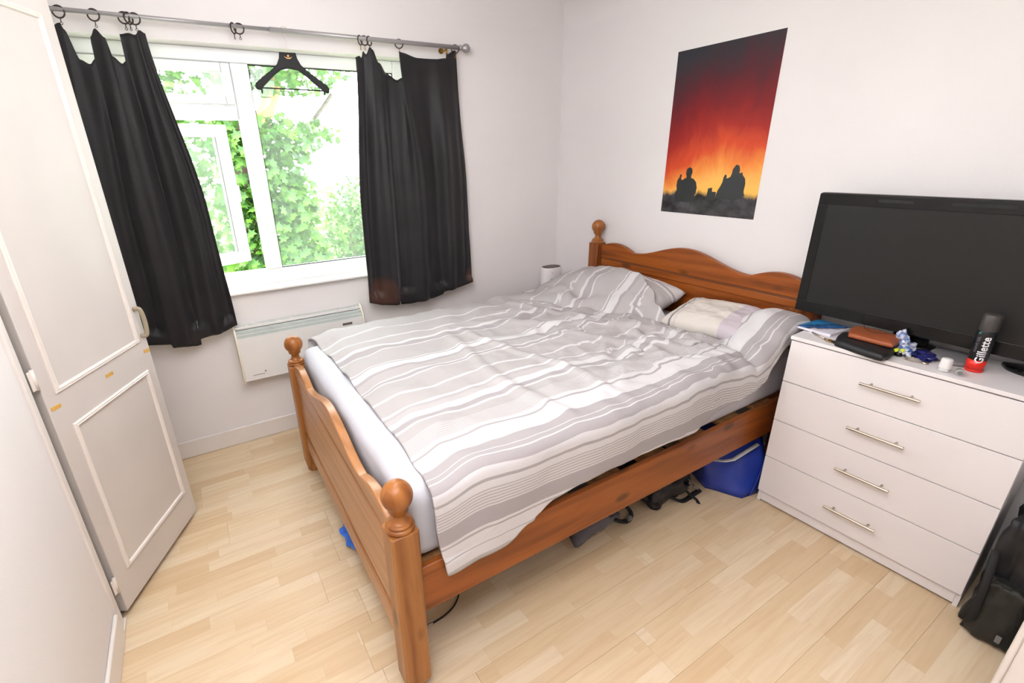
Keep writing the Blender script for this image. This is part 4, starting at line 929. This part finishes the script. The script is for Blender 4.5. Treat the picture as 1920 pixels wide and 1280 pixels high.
b = BM(); lathe(b, [(0.004, -2.168), (0.005, -2.166), (0.005, -2.150), (0.003, -2.148)], (0, -1.868, .005), 10, 'X'); obj('plug', b, M_steel, cb)
# backpack right of the chest
bp = thing('backpack', 'black backpack standing on the floor between the chest and the wall', 'backpack', (-0.30, -3.01, 0))
o = softbox('backpack_body', -0.40, -0.05, -3.088, -2.948, 0.0, 0.50, M_pouch, 1.5, 0.025, par=bp, taper=0.12)
o = softbox('front_pocket', -0.455, -0.36, -3.080, -2.962, 0.015, 0.26, mat('dark_olive_nylon', srgb(34, 33, 28), 0.6, bump=0.2), 3.5, 0.012, par=bp, taper=0.2)
b = BM(); tube(b, catmull([(-0.40, -2.955, .36), (-.455, -2.97, .25), (-.468, -2.975, .12), (-.44, -2.965, .02)], 5), 0.012, 8, flat=.3); obj('strap', b, M_blackm, bp)
b = BM(); box(b, -0.470, -0.462, -3.06, -3.045, .05, .08, 0.002); obj('zip_pull', b, M_grey, bp)

# ================================================================ OUTSIDE
def mk_leaf(name, a, b_, c_):
    N = NT(name); oi = N.n('ShaderNodeNewGeometry'); v = N.coord('Object', (3, 3, 3)); f = N.noise(v, 1.2, 3)
    wn = N.n('ShaderNodeTexWhiteNoise', noise_dimensions='3D'); v2 = N.n('ShaderNodeVectorMath', operation='SNAP'); v2.inputs[1].default_value = (.12, .12, .12); tc = N.n('ShaderNodeTexCoord'); N.l(tc.outputs['Object'], v2.inputs[0]); N.l(v2.outputs[0], wn.inputs['Vector'])
    g = N.math('ADD', N.math('MULTIPLY', f, .5), N.math('MULTIPLY', wn.outputs[0], .5)); col = N.ramp(g, [(0.2, srgb(*a)), (0.5, srgb(*b_)), (0.8, srgb(*c_))])
    N.l(col, N.b.inputs['Base Color']); N.b.inputs['Roughness'].default_value = 0.5
    tl = N.n('ShaderNodeBsdfTranslucent'); N.l(N.mix(0.35, col, srgb(90, 112, 26)), tl.inputs[0]); mx = N.n('ShaderNodeMixShader'); mx.inputs[0].default_value = 0.5; N.l(N.b.outputs[0], mx.inputs[1]); N.l(tl.outputs[0], mx.inputs[2]); N.l(mx.outputs[0], N.out.inputs[0]); return N.m
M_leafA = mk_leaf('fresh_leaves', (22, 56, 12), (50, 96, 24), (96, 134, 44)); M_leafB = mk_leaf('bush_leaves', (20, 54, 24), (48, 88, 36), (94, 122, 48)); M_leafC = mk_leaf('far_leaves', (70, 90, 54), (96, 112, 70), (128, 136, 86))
M_bark = mat('bark', srgb(74, 58, 50), 0.9, var=0.2, vs=12, bump=0.8, bs=14); M_branch = mat('sunlit_bark', srgb(176, 130, 80), 0.8, var=0.15, vs=10, bump=0.5, bs=14)  # M_branch: sunlight on the branch is put into its bark colour
LEAF = [(0, -.5), (.16, -.30), (.46, -.34), (.30, -.02), (.44, .22), (.16, .20), (0, .55), (-.16, .20), (-.44, .22), (-.30, -.02), (-.46, -.34), (-.16, -.30)]
def leaf_verts(p, s):
    n = Vector((random.gauss(0, .6), random.gauss(-.5, .6), random.gauss(.7, .5))).normalized(); t = n.orthogonal().normalized(); t = Matrix.Rotation(random.random() * 6.28, 3, n) @ t; w = n.cross(t)
    return [p + s * (x * t + y * w) - n * s * .12 * abs(x) for x, y in LEAF]
def leaves(name, pts, s, m, parent, label=None):
    V = []; F = []
    for p in pts:
        k = len(V); V += leaf_verts(p, s * random.uniform(.6, 1.25)); F.append(tuple(range(k, k + 12)))
    me = bpy.data.meshes.new(name); me.from_pydata([tuple(v) for v in V], [], F); me.materials.append(m); o = bpy.data.objects.new(name, me); COL.objects.link(o); o.data.transform(FR[parent.name].inverted()); o.parent = parent; o['kind'] = 'stuff'; return o
def cloud(c, r, n, shell=0.5):
    out = []
    for _ in range(n):
        d = Vector((random.gauss(0, 1), random.gauss(0, 1), random.gauss(0, 1))).normalized(); rr = random.random() ** shell
        out.append(Vector((c[0] + d.x * r[0] * rr, c[1] + d.y * r[1] * rr, c[2] + d.z * r[2] * rr)))
    return out
GZ = -2.7
def mk_ground():
    N = NT('lawn'); N.l(N.ramp(N.noise(N.coord('Object', (.5, .5, .5)), 2, 6), [(0.35, srgb(120, 150, 80)), (0.65, srgb(186, 196, 140))]), N.b.inputs['Base Color']); N.b.inputs['Roughness'].default_value = 0.95; N.bump(N.noise(N.coord('Object', (8, 8, 8)), 1, 4), .5, .05); return N.m
b = BM(); grid(b, lambda u, v: (-30 + 60 * u, 0.4 + 50 * v, GZ + .3 * fbm(u * 6, v * 6)), 40, 40); struct('ground', b, mk_ground())
# near tree with a dark trunk seen through the open casement
t1 = thing('tree', 'leafy tree with a dark trunk close outside the open casement', 'tree', (-2.0, 3.0, GZ))
b = BM(); tube(b, catmull([(-2.0, 3.1, GZ), (-2.02, 3.05, -1), (-2.03, 3.0, .5), (-2.02, 3.0, 1.6), (-1.95, 3.1, 3.0), (-1.8, 3.3, 5)], 6), [0.24] * 6 + [0.22] * 6 + [0.20] * 6 + [0.18] * 6 + [0.15] * 6 + [0.10], 14); obj('trunk', b, M_bark, t1)
b = BM(); tube(b, catmull([(-1.95, 3.1, 1.75), (-1.65, 3.2, 2.25), (-1.42, 3.3, 2.75), (-1.2, 3.5, 3.6)], 6), [0.11 - .003 * k for k in range(19)], 10); obj('branch', b, M_branch, t1)
b = BM(); tube(b, catmull([(-1.95, 3.1, 1.5), (-1.55, 3.2, 1.9), (-1.15, 3.3, 2.15), (-.8, 3.4, 2.5)], 6), 0.025, 8); obj('branch', b, M_bark, t1)
pts = []
for c, r, n in (((-1.62, 2.8, 1.25), (.34, .35, .55), 800), ((-1.60, 2.8, .55), (.42, .4, .45), 800), ((-1.55, 2.9, 1.95), (.42, .3, .28), 330), ((-1.5, 3.0, 2.8), (.9, .5, .42), 800), ((-2.0, 2.65, 1.95), (.35, .2, .3), 230), ((-2.05, 2.65, 1.25), (.35, .2, .35), 260), ((-2.0, 2.7, .7), (.4, .25, .35), 300), ((-2.9, 3.2, 1.8), (.75, .5, 1.0), 1500), ((-3.0, 3.1, .6), (.9, .5, .6), 1000), ((-2.6, 3.3, 3.0), (.9, .5, .6), 900), ((-.8, 3.4, 2.95), (.5, .3, .25), 160), ((-1.1, 3.2, 2.05), (.3, .2, .18), 70)): pts += cloud(c, r, n)
leaves('foliage', pts, 0.105, M_leafA, t1)
# the nearest leaves, one by one
lm = []
for k in range(4):
    me = bpy.data.meshes.new('leaf'); vv = [0.12 * Vector((x, y, -.15 * abs(x))) for x, y in LEAF]; me.from_pydata([tuple(v) for v in vv], [], [tuple(range(12))]); me.materials.append(M_leafA); lm.append(me)
for k in range(150):
    c = random.choice(((-2.05, 2.55, 1.9, .30, .30), (-2.05, 2.5, 1.4, .30, .35), (-1.62, 2.4, 1.2, .26, .5), (-2.0, 2.5, .85, .35, .3), (-1.7, 2.45, .75, .3, .3)))
    o = bpy.data.objects.new('leaf', random.choice(lm)); o.parent = t1
    p = Vector((c[0] + random.gauss(0, .5) * c[3], c[1] + random.gauss(0, .1), c[2] + random.gauss(0, .6) * c[4])); o.location = FR[t1.name].inverted() @ p
    o.rotation_euler = (random.uniform(.3, 1.6), random.uniform(-.7, .7), random.uniform(-.8, .8)); COL.objects.link(o)
def bush(nm, label, c, r, n, s, m, group=None, stems=5):
    t = thing(nm, label, 'bush' if 'bush' in nm or 'hedge' in nm else 'tree', (c[0], c[1], GZ))
    b = BM()
    for k in range(stems):
        a = 6.28 * k / stems; tube(b, [(c[0] + .1 * math.cos(a), c[1] + .1 * math.sin(a), GZ), (c[0] + .35 * r[0] * math.cos(a), c[1] + .3 * r[1] * math.sin(a), c[2] + .3 * r[2])], [0.06, 0.015], 6)
    obj('stem', b, M_bark, t); leaves('foliage', cloud(c, r, n, .4), s, m, t); return t
bush('bush', 'dark green bush low at the right edge of the window view', (-0.15, 5.0, .35), (.62, .5, 1.2), 2600, 0.075, M_leafB)
bush('hedge', 'rounded grey-green hedge across the bottom of the window view', (-.9, 7.2, -.9), (1.5, .8, .95), 3600, 0.07, M_leafB)
bush('bush', 'yellow-green bush filling the lower middle of the window view', (-1.45, 5.2, -.35), (.62, .5, .85), 1700, 0.08, M_leafA)
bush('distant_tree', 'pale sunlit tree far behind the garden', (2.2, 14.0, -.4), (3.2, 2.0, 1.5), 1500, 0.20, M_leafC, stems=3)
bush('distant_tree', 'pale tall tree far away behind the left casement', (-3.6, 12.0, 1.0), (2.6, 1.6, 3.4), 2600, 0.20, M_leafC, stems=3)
